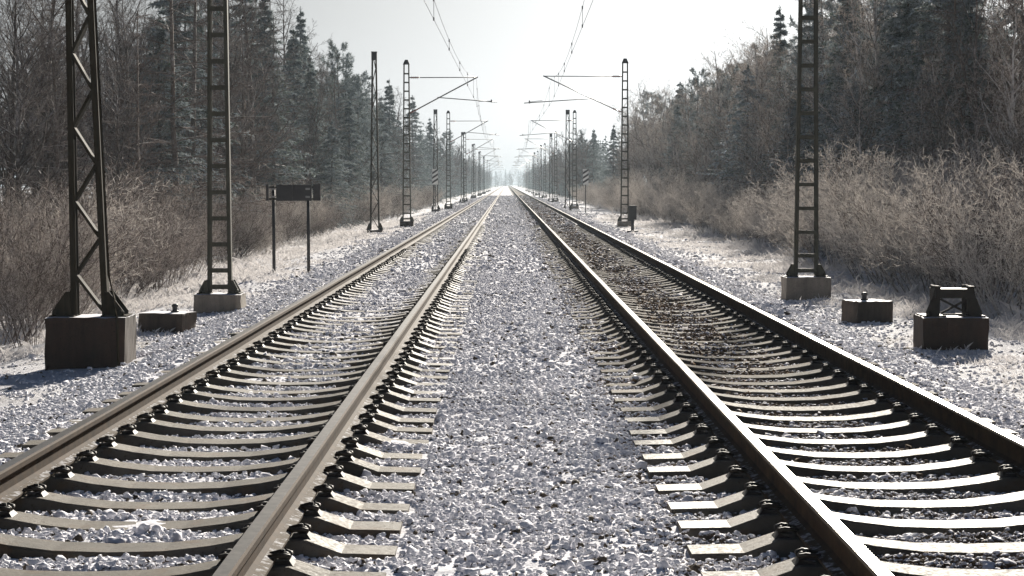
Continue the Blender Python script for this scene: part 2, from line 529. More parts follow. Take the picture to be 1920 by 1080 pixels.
# ------------------------------------------------------------------ rails
def rail_profile():
    h = [(-.036, 0, -.008), ]
    pr = [(-.028, 0.0), (.028, 0.0), (.036, -.010), (.036, -.036), (.010, -.050), (.009, -.120), (.030, -.134), (.074, -.146), (.074, -.158),
          (-.074, -.158), (-.074, -.146), (-.030, -.134), (-.009, -.120), (-.010, -.050), (-.036, -.036), (-.036, -.010)]
    mats = [0, 1, 1, 1, 1, 1, 2, 2, 1, 2, 2, 1, 1, 1, 1, 1]
    return pr, mats
def make_rail(x, label):
    pr, pm = rail_profile()
    ys = np.concatenate([np.arange(-20, 80, 2.0), np.arange(80, 400, 10), np.arange(400, 1301, 50)])
    k = len(pr)
    V = np.array([[px + .0015 * math.sin(y * .9 + x), y, pz + .001 * math.sin(y * .63 + 2 * x)] for y in ys for px, pz in pr])
    i = np.arange(len(ys) * k).reshape(len(ys), k)
    Fq = np.stack([i[:-1], np.roll(i, -1, 1)[:-1], np.roll(i, -1, 1)[1:], i[1:]], -1).reshape(-1, 4)[:, ::-1]
    mi = np.tile(np.array(pm), len(ys) - 1)
    o = mesh_np('rail', V, [Fq], [M['rail_top'], M['rail_side'], M['rail_foot']], mi=[mi])
    o.location = (x, 0, 0)
    tag(o, label, 'rail', 'steel rails of the two tracks')
    return o
make_rail(RAILS[0], 'outermost rail on the left, left rail of the left track')
make_rail(RAILS[1], 'right rail of the left track, beside the snowy middle strip')
make_rail(RAILS[2], 'left rail of the right track, dark side towards the middle strip')
make_rail(RAILS[3], 'outermost rail on the right, right rail of the right track')

# ------------------------------------------------------------------ sleepers
def sleeper_mesh():
    st = [(-1.30, -.232, .118), (-1.06, -.226, .122), (-.90, -.170, .112), (-.60, -.170, .112), (-.46, -.196, .116), (-.25, -.220, .122), (0, -.226, .124),
          (.25, -.220, .122), (.46, -.196, .116), (.60, -.170, .112), (.90, -.170, .112), (1.06, -.226, .122), (1.30, -.232, .118)]
    bm = bmesh.new()
    rings = []
    for x, z, w in st:
        e = .018 if abs(x) == 1.30 else 0
        ring = [(x, -w - .045, -.42), (x, -w - .022, z - .055), (x, -w, z - .012), (x, -w + .012, z), (x, w - .012, z), (x, w, z - .012), (x, w + .022, z - .055), (x, w + .045, -.42)]
        rings.append([bm.verts.new(p) for p in ring])
    for a, b in zip(rings, rings[1:]):
        for j in range(7):
            bm.faces.new((a[j], a[j + 1], b[j + 1], b[j]))
    bm.faces.new(rings[0][::-1]); bm.faces.new(rings[-1])
    bmesh.ops.recalc_face_normals(bm, faces=bm.faces)
    me = bpy.data.meshes.new('sleeper')
    bm.to_mesh(me); bm.free()
    me.materials.append(M['sleeper'])
    return me

def clip_mesh(side):
    """spring clip, bolt and shoulder on one side of a rail foot, local origin at the rail centre"""
    b = MB()
    s = side
    b.hexa([(s * .078, -.075, -.174), (s * .165, -.075, -.174), (s * .165, .075, -.174), (s * .078, .075, -.174),
            (s * .078, -.07, -.156), (s * .145, -.05, -.150), (s * .145, .05, -.150), (s * .078, .07, -.156)])
    # the bent spring: a loop of round bar
    for yy in (-1, 1):
        b.tube([(s * .140, yy * .026, -.145), (s * .146, yy * .056, -.134), (s * .120, yy * .070, -.127), (s * .084, yy * .064, -.133), (s * .058, yy * .045, -.138)], .0105, 7)
    b.tube([(s * .140, -.028, -.145), (s * .130, 0, -.130), (s * .140, .028, -.145)], .0105, 7)
    b.lathe([(.020, -.150), (.020, -.128), (.013, -.125), (.013, -.112), (.007, -.110)], s * .112, 0, 8)
    me = b.build('rail_clip', M['clip'])
    d = me.data
    bpy.data.objects.remove(me)
    return d

SM = sleeper_mesh()
CM = {-1: clip_mesh(-1), 1: clip_mesh(1)}
WORDS = ['nearest', 'second nearest', 'third nearest', 'fourth nearest', 'fifth nearest', 'sixth nearest', 'seventh nearest', 'eighth nearest', 'ninth nearest', 'tenth nearest',
         'eleventh nearest', 'twelfth nearest', 'thirteenth nearest', 'fourteenth nearest', 'fifteenth nearest', 'sixteenth nearest', 'seventeenth nearest', 'eighteenth nearest', 'nineteenth nearest', 'twentieth nearest']
def sleepers():
    for ti, t in enumerate(TRACKS):
        side = ('left', 'right')[ti]
        first = 4 if ti == 0 else 4
        for k in range(first, 118):
            y = SLEEP_Y0 + k * SLEEP_PITCH
            o = bpy.data.objects.new('sleeper', SM)
            COL.objects.link(o)
            o.location = (t + random.uniform(-.012, .012), y + random.uniform(-.018, .018), random.uniform(-.006, .004))
            o.rotation_euler = (random.uniform(-.012, .012), random.uniform(-.004, .004), random.uniform(-.010, .010))
            v = k - first
            o['wet'] = float(random.uniform(-.08, .04) if ti == 0 else random.uniform(-.02, .10) - .30 * min(1, max(0, (y - 12.5) / 4)))
            o['frost'] = float((.02 if ti == 0 else -.06) + random.uniform(-.06, .08) + (.28 * min(1, max(0, (y - 14) / 12)) if ti == 0 else .0))
            if v < 20:
                lab = ('%s grey concrete sleeper of the left track, counted from the bottom of the photo' if ti == 0 else
                       '%s pale sunlit sleeper of the right track, counted from the bottom of the photo') % WORDS[v]
            else:
                lab = ('concrete sleeper farther up the left track, sunk in snowy ballast' if ti == 0 else 'concrete sleeper farther up the right track, in brown ballast')
            tag(o, lab, 'railway sleeper', 'concrete sleepers of the %s track' % side)
            if y < 46:
                for r in (-.75, .75):
                    for s in (-1, 1):
                        c = bpy.data.objects.new('rail_clip', CM[s])
                        COL.objects.link(c)
                        c.parent = o
                        c.location = (r, 0, 0); c.scale = (1, .78, 1)
sleepers()

# ------------------------------------------------------------------ masts
GZ = -.56
def block(x0, x1, y0, y1, z0, z1, mat, parent, name='foundation', ch=.025):
    b = MB()
    b.box(x0, x1, y0, y1, z0, z1)
    b.bevel(ch, 1)
    bmesh.ops.subdivide_edges(b.bm, edges=[e for e in b.bm.edges if e.calc_length() > .2], cuts=7, use_grid_fill=True)
    for v in b.bm.verts:                   # rough cast faces and worn arrises
        k = sum(abs(abs(c) - h) < ch * 1.2 for c, h in ((v.co.x, x1), (v.co.y, y1), (v.co.z - (z0 + z1) / 2, (z1 - z0) / 2)))
        a = .003 if k < 2 else .010
        v.co += Vector((random.uniform(-a, a), random.uniform(-a, a), random.uniform(-a, a * .4)))
    return b.build(name, mat, parent)

def gussets(root, w, z0, mat, out=.12, h=.21, dep=.11):
    for s in (-1, 1):
        g = MB()
        for yy in (-dep, dep - .014):
            g.poly([(s * (w / 2 - .02), z0 + .012), (s * (w / 2 + out), z0 + .012), (s * (w / 2 + out), z0 + .05), (s * (w / 2 + .035), z0 + h), (s * (w / 2 - .02), z0 + h)], yy - .016, yy + .002)
        g.box(min(s * (w / 2 - .06), s * (w / 2 + out + .03)), max(s * (w / 2 - .06), s * (w / 2 + out + .03)), -dep - .05, dep + .05, z0 - .002, z0 + .012)
        g.lathe([(.02, z0 + .012), (.02, z0 + .05), (.012, z0 + .07)], s * (w / 2 + out - .03), -dep - .035, 6)
        g.build('base_gusset', mat, root)

def legs(root, z0, z1, w0, w1, lw, dep, mat):
    """two channel legs leaning in to the top"""
    for s in (-1, 1):
        b = MB()
        a, c = Vector((s * (w0 / 2 - lw / 2), 0, z0)), Vector((s * (w1 / 2 - lw / 2), 0, z1))
        for yy in (-1, 1):      # front and back flanges
            b.bar(a + Vector((0, yy * dep, 0)), c + Vector((0, yy * dep * .8, 0)), lw, .010)
        o = s * (lw / 2 - .005)  # web on the outside
        b.bar(a + Vector((o, 0, 0)), c + Vector((o, 0, 0)), .010, 2 * dep - .012)
        b.build('leg', mat, root)

def ladder_mast(loc, label, zb, ztop, conc, w0=.40, w1=.26, bw=.76, bd=.62, cant=None, reach=3.2, group='ladder masts carrying the overhead line'):
    """zb: height of the foundation top, both in world z"""
    root = empty('catenary_mast', (loc[0], loc[1], GZ))
    tag(root, label, 'mast', group)
    z0 = zb - GZ; z1 = ztop - GZ
    mt = M['green_steel']
    legs(root, z0, z1, w0, w1, .060, .060, mt)
    b = MB()
    n = 20
    z = z0 + .10
    k = 0
    while z < z1 - .1:
        f = (z - z0) / (z1 - z0); w = w0 + (w1 - w0) * f
        dp = .060 * (1 - .2 * f)
        for yy in (-1, 1):
            b.bar((-w / 2 + .012, yy * (dp + .009), z), (w / 2 - .012, yy * (dp + .009), z), .066, .007)
            if loc[1] < 100: b.build('batten', mt, root); b = MB()
        z += .26 if k == 0 else .41
        k += 1
    if loc[1] < 100: b.bm.free()
    else: b.build('lattice', mt, root)
    c = MB()
    c.hexa([(-w1 / 2 - .02, -.11, z1), (w1 / 2 + .02, -.11, z1), (w1 / 2 + .02, .11, z1), (-w1 / 2 - .02, .11, z1),
            (-w1 / 4, -.05, z1 + .22), (w1 / 4, -.05, z1 + .22), (w1 / 4, .05, z1 + .22), (-w1 / 4, .05, z1 + .22)])
    c.build('mast_cap', M['black'], root)
    gussets(root, w0, z0, mt)
    block(-bw / 2, bw / 2, -bd / 2, bd / 2, -.5, z0 - .004, conc, root)
    if cant is not None:
        cantilever(root, cant, reach)
    return root

def cantilever(root, s, reach):
    """s = +1: the arm reaches towards +x"""
    zt, zd, zr = 6.44 - GZ, 4.78 - GZ, 5.42 - GZ
    e = empty('cantilever', (0, 0, 0)); e.parent = root
    x0 = s * .16
    b = MB(); b.tube([(x0 + s * .45, 0, zt), (s * reach, 0, zt + .01)], .022, 8); b.build('top_tube', M['galv'], e)
    b = MB(); b.tube([(x0 + s * .38, 0, zd + (zt - zd) * .38 / reach), (s * (reach + .06), 0, zt + .03)], .030, 8); b.build('diagonal_tube', M['glint_tube'] if s < 0 else M['galv'], e)
    for zz, dz in ((zt, 0), (zd, (zt - zd) * .40 / reach)):
        b = MB()
        b.tube([(x0 - s * .03, 0, zz), (x0 + s * .05, 0, zz + dz * .1)], .02, 8)
        m = MB()
        for i in range(7):
            xx = x0 + s * (.06 + .05 * i); zc = zz + dz * (xx * s - .16) / .4
            m.tube([(xx, 0, zc), (xx + s * .018, 0, zc)], .062 if i % 2 == 0 else .052, 10)
        m.tube([(x0 - s * .02, 0, zz), (x0 + s * .46, 0, zz + dz * 1.1)], .026, 8)
        m.build('insulator', M['porcelain'], e)
        b.bm.free()
    xr = 1.45
    b = MB(); b.tube([(s * xr, 0, zd + (zt - zd) * xr / reach), (s * (reach + .95), 0, zd + (zt - zd) * xr / reach - .22)], .022, 8); b.build('registration_arm', M['galv'], e)
    b = MB(); b.tube([(s * (reach + .7), -.04, zd + (zt - zd) * xr / reach - .17), (s * (reach + .1), -.06, 5.32 - GZ)], .014, 6)
    b.tube([(s * (reach + .7), -.04, zd + (zt - zd) * xr / reach - .10), (s * (reach + .7), -.04, zd + (zt - zd) * xr / reach - .24)], .03, 8)
    b.build('steady_arm', M['galv'], e)

def lattice_mast(loc, label, zb, ztop, conc, w0=.41, w1=.20, bw=.95, bd=.8, block_z=None, conduit=False, first_up=False, top_box=True, pitch=.55, each=False):
    root = empty('lattice_mast', (loc[0], loc[1], GZ))
    tag(root, label, 'mast', 'zigzag lattice masts beside the line')
    z0 = zb - GZ; z1 = ztop - GZ
    mt = M['steel']
    legs(root, z0, z1, w0, w1, .068, .062, mt)
    b = MB()
    z = z0 + .06; k = 0
    up = first_up
    while z < z1 - .3:
        f = (z - z0) / (z1 - z0); wa = w0 + (w1 - w0) * f
        f2 = (z + pitch - z0) / (z1 - z0); wb = w0 + (w1 - w0) * min(1, f2)
        dp = .13 * (1 - .2 * f)
        sa = -1 if up else 1
        for yy in (-1,):
            if each and k: b.build('lacing_bar', mt, root); b = MB()
            k += 1
            A = Vector((sa * (wa / 2 - .062), -.004, z)); Bq = Vector((-sa * (wb / 2 - .062), -.004, z + pitch * .94))
            b.bar(A, Bq, .030, .128)
        z += pitch; up = not up
    b.build('lacing_bar' if each else 'lacing', mt, root)
    c = MB()
    if top_box:
        c.box(-w1 / 2 - .008, w1 / 2 + .008, -.085, .085, z1 - .30, z1 + .02)
        c.box(-w1 / 2 - .018, w1 / 2 + .018, -.095, .095, z1 + .02, z1 + .045)
    else:
        c.box(-w1 / 2 - .02, w1 / 2 + .02, -.13, .13, z1, z1 + .03)
    c.build('mast_cap', M['black'], root)
    gussets(root, w0, z0, mt, .19 if bw > .8 else .12, .27, .13)
    block(-bw / 2, bw / 2, -bd / 2, bd / 2, -.5, z0 - .004, conc, root, ch=.03)
    if conduit:
        d = MB()
        d.tube([(w1 / 2 + .012, -.05, z1 - .2), (w0 / 2 + .016, -.05, z0 + .45), (w0 / 2 + .10, -.20, z0 + .20), (bw / 2 - .08, -bd / 2 - .012, z0 - .02), (bw / 2 - .07, -bd / 2 - .018, z0 - .55)], .014, 8)
        d.build('earth_cable', M['steel'], root)
        for ch in root.children:           # this mast stands a little out of plumb
            if not ch.name.startswith('foundation'):
                for v in ch.data.vertices:
                    v.co.x -= .021 * max(0, v.co.z - z0)
    return root

# left side
lattice_mast((gx(169, 21), 21.0), 'nearest mast on the left, dark zigzag lattice on a big tarred concrete block', -.01, 7.0, M['blackish'], .41, .20, .87, .62, conduit=True, pitch=.405, each=True)
lattice_mast((gx(703, 79), 79.0), 'dark zigzag lattice mast with square dark top, next after the two-post sign on the left', -.45, 6.85, M['blackish'], .42, .21, .62, .6)
lattice_mast((gx(817, 140), 140.0), 'slim lattice mast on the left, just before the left striped board', -.4, 6.85, M['blackish'], .40, .26, .62, .6)
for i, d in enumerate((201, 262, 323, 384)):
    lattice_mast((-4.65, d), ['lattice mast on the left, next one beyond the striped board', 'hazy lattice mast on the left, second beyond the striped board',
                              'hazy lattice mast on the left, third beyond the striped board', 'faint lattice mast on the left, last before the haze'][i], -.4, 6.85, M['blackish'], .40, .26, .62, .6)
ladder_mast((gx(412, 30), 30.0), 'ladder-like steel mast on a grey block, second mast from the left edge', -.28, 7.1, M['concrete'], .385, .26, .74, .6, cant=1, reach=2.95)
ladder_mast((gx(763, 90), 90.0), 'first full-height ladder mast on the left with arm over the left track', -.30, 7.05, M['blackish'], .42, .28, .64, .6, cant=1, reach=3.3)
ladder_mast((gx(841, 152), 152.0), 'second full-height ladder mast on the left with arm, beyond the striped board', -.30, 7.05, M['blackish'], .40, .28, .64, .6, cant=1, reach=3.1)
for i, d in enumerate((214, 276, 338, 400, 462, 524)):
    ladder_mast((-4.7, d), ['third', 'fourth', 'fifth', 'sixth', 'seventh', 'eighth'][i] + ' full-height ladder mast on the left with arm, fading into haze', -.30, 7.05, M['blackish'], .40, .28, .64, .6, cant=1, reach=3.1)
# right side
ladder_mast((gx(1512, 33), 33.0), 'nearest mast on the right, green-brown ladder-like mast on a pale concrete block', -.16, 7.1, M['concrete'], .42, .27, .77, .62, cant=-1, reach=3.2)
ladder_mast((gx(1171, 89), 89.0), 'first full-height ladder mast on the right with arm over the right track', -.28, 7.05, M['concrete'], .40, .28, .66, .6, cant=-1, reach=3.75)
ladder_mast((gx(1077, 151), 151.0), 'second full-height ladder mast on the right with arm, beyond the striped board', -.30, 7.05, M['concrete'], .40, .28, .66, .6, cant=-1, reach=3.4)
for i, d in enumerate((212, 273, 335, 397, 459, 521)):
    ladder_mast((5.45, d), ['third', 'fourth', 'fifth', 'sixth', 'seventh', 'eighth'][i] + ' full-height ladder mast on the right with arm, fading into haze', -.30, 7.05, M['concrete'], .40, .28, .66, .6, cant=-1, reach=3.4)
lattice_mast((gx(1064, 142), 142.0), 'zigzag lattice mast on the right, close in front of the second ladder mast', -.42, 6.9, M['blackish'], .40, .28, .6, .6)
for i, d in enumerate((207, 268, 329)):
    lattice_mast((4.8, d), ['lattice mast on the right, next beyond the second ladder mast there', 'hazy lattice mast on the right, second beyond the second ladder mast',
                            'faint lattice mast on the right, farthest of those seen'][i], -.4, 6.85, M['blackish'], .40, .26, .62, .6)

# ---- cut-off mast foot on the right
def stump():
    d = 23.0
    x = gx(1785, d)
    root = empty('mast_stump', (x, d, GZ))
    tag(root, 'short cut-off mast foot with X bracing on a dark concrete block', 'mast stump')
    z0 = .41; h = .335
    mt = M['stump_steel']
    for s in (-1, 1):
        b = MB()
        for yy in (-.17,):
            b.poly([(s * .19, z0 + .012), (s * .335, z0 + .012), (s * .335, z0 + .06), (s * .255, z0 + .25), (s * .235, z0 + h), (s * .19, z0 + h)], yy, yy + .014)
        b.box(min(s * .10, s * .37), max(s * .10, s * .37), -.22, .22, z0 - .002, z0 + .012)
        b.lathe([(.02, z0 + .012), (.02, z0 + .045), (.012, z0 + .06)], s * .31, -.19, 6)
        b.build('base_gusset', mt, root)
        b = MB()
        for yy in (-.145, .145):
            b.bar((s * .198, yy, z0 + .012), (s * .188, yy, z0 + h + .03), .058, .012)
        b.bar((s * .222, 0, z0 + .012), (s * .212, 0, z0 + h + .03), .010, .27)
        b.build('leg', mt, root)
    b = MB()
    for yy in (-.19,):
        b = MB(); b.box(-.23, .23, yy - .005, yy + .33, z0 + h - .115, z0 + h - .005); b.box(-.235, -.19, yy - .004, yy + .05, z0 + h - .005, z0 + h + .035); b.box(.17, .235, yy - .004, yy + .05, z0 + h - .005, z0 + h + .03); b.build('top_plate', mt, root)
        b = MB()
        b.bar((-.165, yy * .93, z0 + .035), (.165, yy * .93, z0 + h - .125), .026, .010)
        b.bar((.165, yy * .87, z0 + .035), (-.165, yy * .87, z0 + h - .125), .026, .012)
        b.bar((0, yy * .9 - .012, z0 + .122), (0, yy * .9 + .012, z0 + .122), .034, .034, ref=(0, 0, 1))
        b.build('cross_brace', mt, root)
        b = MB(); b.box(-.14, .14, yy * .9 - .005, yy * .9 + .005, z0 + .014, z0 + .035); b.build('bottom_plate', mt, root)
    block(-.39, .39, -.29, .29, -.5, z0 - .004, M['blackish'], root, ch=.02)
stump()

def low_block(px, d, w, dep, ztop, label, mat, rz, bolt_x):
    root = empty('concrete_block', (gx(px, d), d, GZ), rz)
    tag(root, label, 'concrete block', 'low blocks for missing masts')
    z0 = ztop - GZ
    block(-w / 2, w / 2, -dep / 2, dep / 2, -.4, z0, mat, root, 'slab', .02)
    b = MB()
    b.lathe([(.055, z0 - .002), (.055, z0 + .018), (.035, z0 + .022), (.035, z0 + .07), (.045, z0 + .072), (.045, z0 + .10), (.02, z0 + .115)], bolt_x, .02, 12)
    b.build('anchor_bolt', M['black'], root)
low_block(313, 26, .64, .5, -.31, 'low dark concrete block with a bolt, between the two nearest left masts', M['brown_concrete'], -.22, .10)
low_block(1628, 27.5, .56, .50, -.24, 'low concrete block with an upright bolt, between right mast and cut-off foot', M['brown_concrete'], .30, -.04)

# ---- two-post board on the left
def two_post_sign():
    d = 44.0
    x0, x1 = gx(513, 44), gx(578, 44)
    xc = (x0 + x1) / 2
    gzb = -.72
    root = empty('notice_board', (xc, d, gzb))
    tag(root, 'wide dark board on two posts at the left verge, seen from its unlit side', 'sign board')
    zt = gz(346, d) - gzb; zb = gz(377, d) - gzb
    for px, yoff in ((513, -.25), (578, .25)):
        b = MB()
        b.tube([(gx(px, d) - xc, yoff * .0 + .05, -.35), (gx(px, d) - xc, .05, zt - .03)], .038, 10)
        b.build('post', M['black'], root)
    b = MB()
    b.box(gx(519, d) - xc, gx(582, d) - xc + .04, -.03, .005, zb + .005, zt - .005)
    b.build('board', M['black'], root)
    for px0, px1 in ((500, 505), (588, 602)):
        b = MB()
        a0, a1 = gx(px0, d) - xc, gx(px1, d) - xc
        b.box(a0, a1, -.045, .0, zb + .01, zt + .01)
        b.bevel(.008, 1)
        b.build('end_box', M['black'], root)
    for px in (513, 578):
        for zz in (zb + .10, zt - .10):
            b = MB()
            b.box(gx(px, d) - xc - .05, gx(px, d) - xc + .05, -.075, -.046, zz - .022, zz + .022)
            b.tube([(gx(px, d) - xc, -.09, zz), (gx(px, d) - xc, -.07, zz)], .012, 6)
            b.build('clamp', M['galv'], root)
    b = MB(); b.box(gx(549, d) - xc - .012, gx(549, d) - xc + .012, -.042, -.028, zb + .012, zt - .012); b.build('centre_strip', M['stripe'], root)
    b = MB()
    for zz in (zb + .05, zt - .06):
        b.box(gx(505, d) - xc, gx(597, d) - xc, .006, .030, zz - .02, zz + .02)
    b.build('rail_bracket', M['steel'], root)
two_post_sign()

# ---- boards with slanting stripes
def striped_board(px, d, label):
    x = gx(px, d)
    gzb = -.62
    root = empty('striped_board', (x, d, gzb))
    tag(root, label, 'marker board', 'boards with three slanting stripes')
    b = MB(); b.tube([(0, .035, -.3), (0, .035, gz(320, d) - gzb - .05)], .032, 8); b.build('post', M['black'], root)
    zt, zb = gz(317, d) - gzb, gz(346, d) - gzb
    b = MB()
    b.box(-.20, .20, -.012, .004, zb, zt)
    o = b.build('board', M['white_paint'], root)
    H = zt - zb
    b = MB()
    for k in range(3):
        c = zb + H * (.20 + .30 * k)
        b.poly([(-.198, c - .16), (.198, c + .10), (.198, c + .25), (-.198, c - .01)], -.019, -.015)
    b.build('stripe', M['stripe'], o)
striped_board(816, 134, 'left one of two boards with three slanting black stripes')
striped_board(1098, 134, 'right one of two boards with three slanting black stripes')

# ---- small box on a stubby post
def post_box():
    d = 80.0
    root = empty('trackside_box', (gx(1186, d), d, GZ))
    tag(root, 'small dark box on a stubby post in front of a right-hand mast', 'trackside box')
    b = MB(); b.box(-.16, .16, -.11, .11, .50, 1.05); b.bevel(.02, 2); c = b.build('cabinet', M['black'], root)
    b = MB(); b.hexa([(-.18, -.14, 1.04), (.18, -.14, 1.04), (.18, .14, 1.04), (-.18, .14, 1.04), (-.15, -.10, 1.10), (.15, -.10, 1.10), (.15, .10, 1.10), (-.15, .10, 1.10)]); b.build('roof', M['black'], c)
    b = MB(); b.tube([(0, 0, 0.03), (0, 0, .52)], .065, 10); b.build('post', M['black'], root)
    b = MB(); b.box(-.22, .22, -.2, .2, -.12, .05); b.bevel(.015, 1); b.build('foot_plate', M['blackish'], root)
post_box()

# ------------------------------------------------------------------ overhead wires
def wires(side, masts, xr):
    """messenger wire sagging between masts, contact wire under it, droppers between"""
    zz_m, zz_c = 6.46, 5.30
    ms = [masts[0] - 62] + list(masts)
    mess, cont, drop = [], [], []
    for i, (a, b) in enumerate(zip(ms, ms[1:])):
        n = 12
        sa = .18 if i % 2 == 0 else -.18
        for j in range(n):
            t = j / n
            y = a + (b - a) * t
            sag = .92 * 4 * t * (1 - t)
            xw = xr + sa * (1 - 2 * t)
            mess.append((xw, y, zz_m - sag)); cont.append((xw * 1.0, y, zz_c))
            if j % 2 == 1 and b < 420:
                drop.append(((xw, y, zz_m - sag), (xw, y, zz_c)))
    b = MB(); b.tube(mess, .0062, 5)
    root = b.build('messenger_wire', M['wire'])
    tag(root, 'upper sagging wire of the overhead line above the %s track, with droppers' % side, 'overhead wire')
    b = MB()
    for p, q in drop:
        b.tube([p, q], .006, 4)
        b.tube([(p[0], p[1], p[2] - .05), (p[0], p[1], p[2] + .03)], .02, 5)
        b.tube([(q[0], q[1], q[2] - .03), (q[0], q[1], q[2] + .05)], .02, 5)
    dr = b.build('dropper', M['wire'], root)
    b = MB(); b.tube(cont, .0062, 5)
    c = b.build('contact_wire', M['wire'])
    tag(c, 'lower straight wire of the overhead line above the %s track' % side, 'overhead wire')
wires('left', (30, 90, 152, 214, 276, 338, 400, 462, 524), -1.62)
wires('right', (33, 89, 151, 212, 273, 335, 397, 459, 521), 1.95)

# ------------------------------------------------------------------ vegetation
def unit(v):
    return v / np.maximum(np.linalg.norm(v, axis=-1, keepdims=True), 1e-9)

def tubes(P, Rr, k):
    N, n, _ = P.shape
    T = unit(np.gradient(P, axis=1))
    ref = unit(rng.normal(size=(N, 1, 3)) + np.array([0, 0, .01]))
    U = unit(np.cross(T, np.broadcast_to(ref, T.shape)))
    W = np.cross(T, U)
    a = np.arange(k) * 2 * np.pi / k
    V = P[:, :, None, :] + Rr[:, :, None, None] * (np.cos(a)[:, None] * U[:, :, None, :] + np.sin(a)[:, None] * W[:, :, None, :])
    i = np.arange(N * n * k).reshape(N, n, k)
    Fq = np.stack([i[:, :-1], np.roll(i, -1, 2)[:, :-1], np.roll(i, -1, 2)[:, 1:], i[:, 1:]], -1).reshape(-1, 4)
    return V.reshape(-1, 3), Fq

def grow(P, Rr, nc, t0, t1, a0, a1, lf, taper_t, n, up, wig, bend, rs, rmin, flat=False, whorl=0):
    N, m, _ = P.shape
    M_ = N * nc
    idx = np.repeat(np.arange(N), nc)
    t = t0 + (t1 - t0) * ((np.tile(np.arange(nc), N) + rng.random(M_)) / nc)
    if whorl:
        t = t0 + (t1 - t0) * np.clip((np.floor(np.tile(np.arange(nc), N) / whorl) + rng.normal(.5, .34, M_)) / math.ceil(nc / whorl), 0, 1)
    f = t * (m - 1); i = np.minimum(f.astype(int), m - 2); fr = (f - i)[:, None]
    p = P[idx, i] * (1 - fr) + P[idx, i + 1] * fr
    tang = unit(P[idx, i + 1] - P[idx, i])
    r0 = (Rr[idx, i] * (1 - fr[:, 0]) + Rr[idx, i + 1] * fr[:, 0]) * rs
    plen = np.linalg.norm(np.diff(P, axis=1), axis=-1).sum(1)[idx]
    L = plen * lf * (1 - taper_t * t) * rng.uniform(.65, 1.2, M_)
    az = np.tile(np.arange(nc), N) * 2.39996 + rng.uniform(0, .9, M_) + np.repeat(rng.uniform(0, 6.28, N), nc)
    ref = np.where(np.abs(tang[:, 2:3]) < .9, np.array([0, 0, 1.]), np.array([1., 0, 0]))
    u = unit(np.cross(tang, ref)); w = np.cross(tang, u)
    if flat:   # two-sided sprays in a roughly horizontal plane
        sgn = np.where(np.arange(M_) % 2 == 0, 1., -1.)[:, None]
        perp = unit(u * sgn + w * rng.normal(0, .25, (M_, 1)))
    else:
        perp = u * np.cos(az)[:, None] + w * np.sin(az)[:, None]
    a = rng.uniform(a0, a1, M_)[:, None]
    d = tang * np.cos(a) + perp * np.sin(a)
    d[:, 2] += up
    d = unit(d)
    pts = [p]
    for j in range(n - 1):
        p = p + d * (L / (n - 1))[:, None]
        pts.append(p)
        d = unit(d + rng.normal(0, wig, (M_, 3)) + np.array([0, 0, bend]))
    Q = np.stack(pts, 1)
    rr = np.maximum(r0, rmin)[:, None] * np.linspace(1, .35, n)[None]
    return Q, rr

def join(parts):
    Vs, Fs, b = [], [], 0
    for V, f in parts:
        Vs.append(V); Fs.append(f + b); b += len(V)
    return np.concatenate(Vs), np.concatenate(Fs)

def trunk_line(h, r, n=12, wig=.05, forks=1, lean=.03):
    P, Rr = [], []
    for f in range(forks):
        z = np.linspace(0, 1, n)
        x = np.cumsum(rng.normal(0, wig * h / n, n)); y = np.cumsum(rng.normal(0, wig * h / n, n))
        x -= x[0]; y -= y[0]
        an = rng.uniform(0, 6.28)
        sp = 0 if forks == 1 else .16 * h
        x = x + np.cos(an) * sp * np.clip(z - .12, 0, 1) + lean * h * z * rng.normal(); y = y + np.sin(an) * sp * np.clip(z - .12, 0, 1)
        hh = h * (1 if f == 0 else rng.uniform(.78, .95))
        P.append(np.stack([x, y, z * hh - .15], -1)); Rr.append(r * (1 - .88 * z) * (1 if f == 0 else .8))
    return np.array(P), np.array(Rr)

def proto_bare(h, forks, dens=1.0, ang=(.5, 1.0), up=.15, bend=.07):
    P, Rr = trunk_line(h, h * .0115, 12, .06, forks)
    b1 = grow(P, Rr, int(30 * dens / forks ** .5), .22, .98, ang[0], ang[1], .36, .62, 7, up, .10, bend, .55, .012)
    b2 = grow(*b1, 7, .2, 1, .45, .95, .46, .45, 5, .06, .13, .05, .6, .007)
    b3 = grow(*b2, 5, .2, 1, .4, .9, .55, .4, 4, .03, .15, .03, .65, .0048)
    b4 = grow(*b3, 4, .25, 1, .4, .9, .6, .35, 3, .02, .15, 0, .7, .0036)
    tr = join([tubes(P, Rr, 7), tubes(*b1, 5)])
    parts = [tubes(*b2, 3), tubes(*b3, 3), tubes(*b4, 3)]
    mi = np.concatenate([np.full(len(p[1]), k) for p, k in zip(parts, (0, 0, 1))])
    return tr, (*join(parts), mi)

def proto_larch(h, dens=1.0):
    P, Rr = trunk_line(h, h * .010, 12, .02, 1, .01)
    b1 = grow(P, Rr, int(62 * dens), .10, .98, 1.2, 1.65, .27, .80, 6, .02, .05, -.025, .38, .010)
    b2 = grow(*b1, 10, .15, 1, .6, 1.2, .34, .4, 4, -.06, .10, -.05, .6, .0055, flat=True)
    b3 = grow(*b2, 7, .15, 1, .5, 1.1, .5, .3, 3, -.10, .12, -.06, .7, .004)
    tr = join([tubes(P, Rr, 7), tubes(*b1, 4)])
    cr = join([tubes(*b2, 3), tubes(*b3, 3)])
    return tr, cr

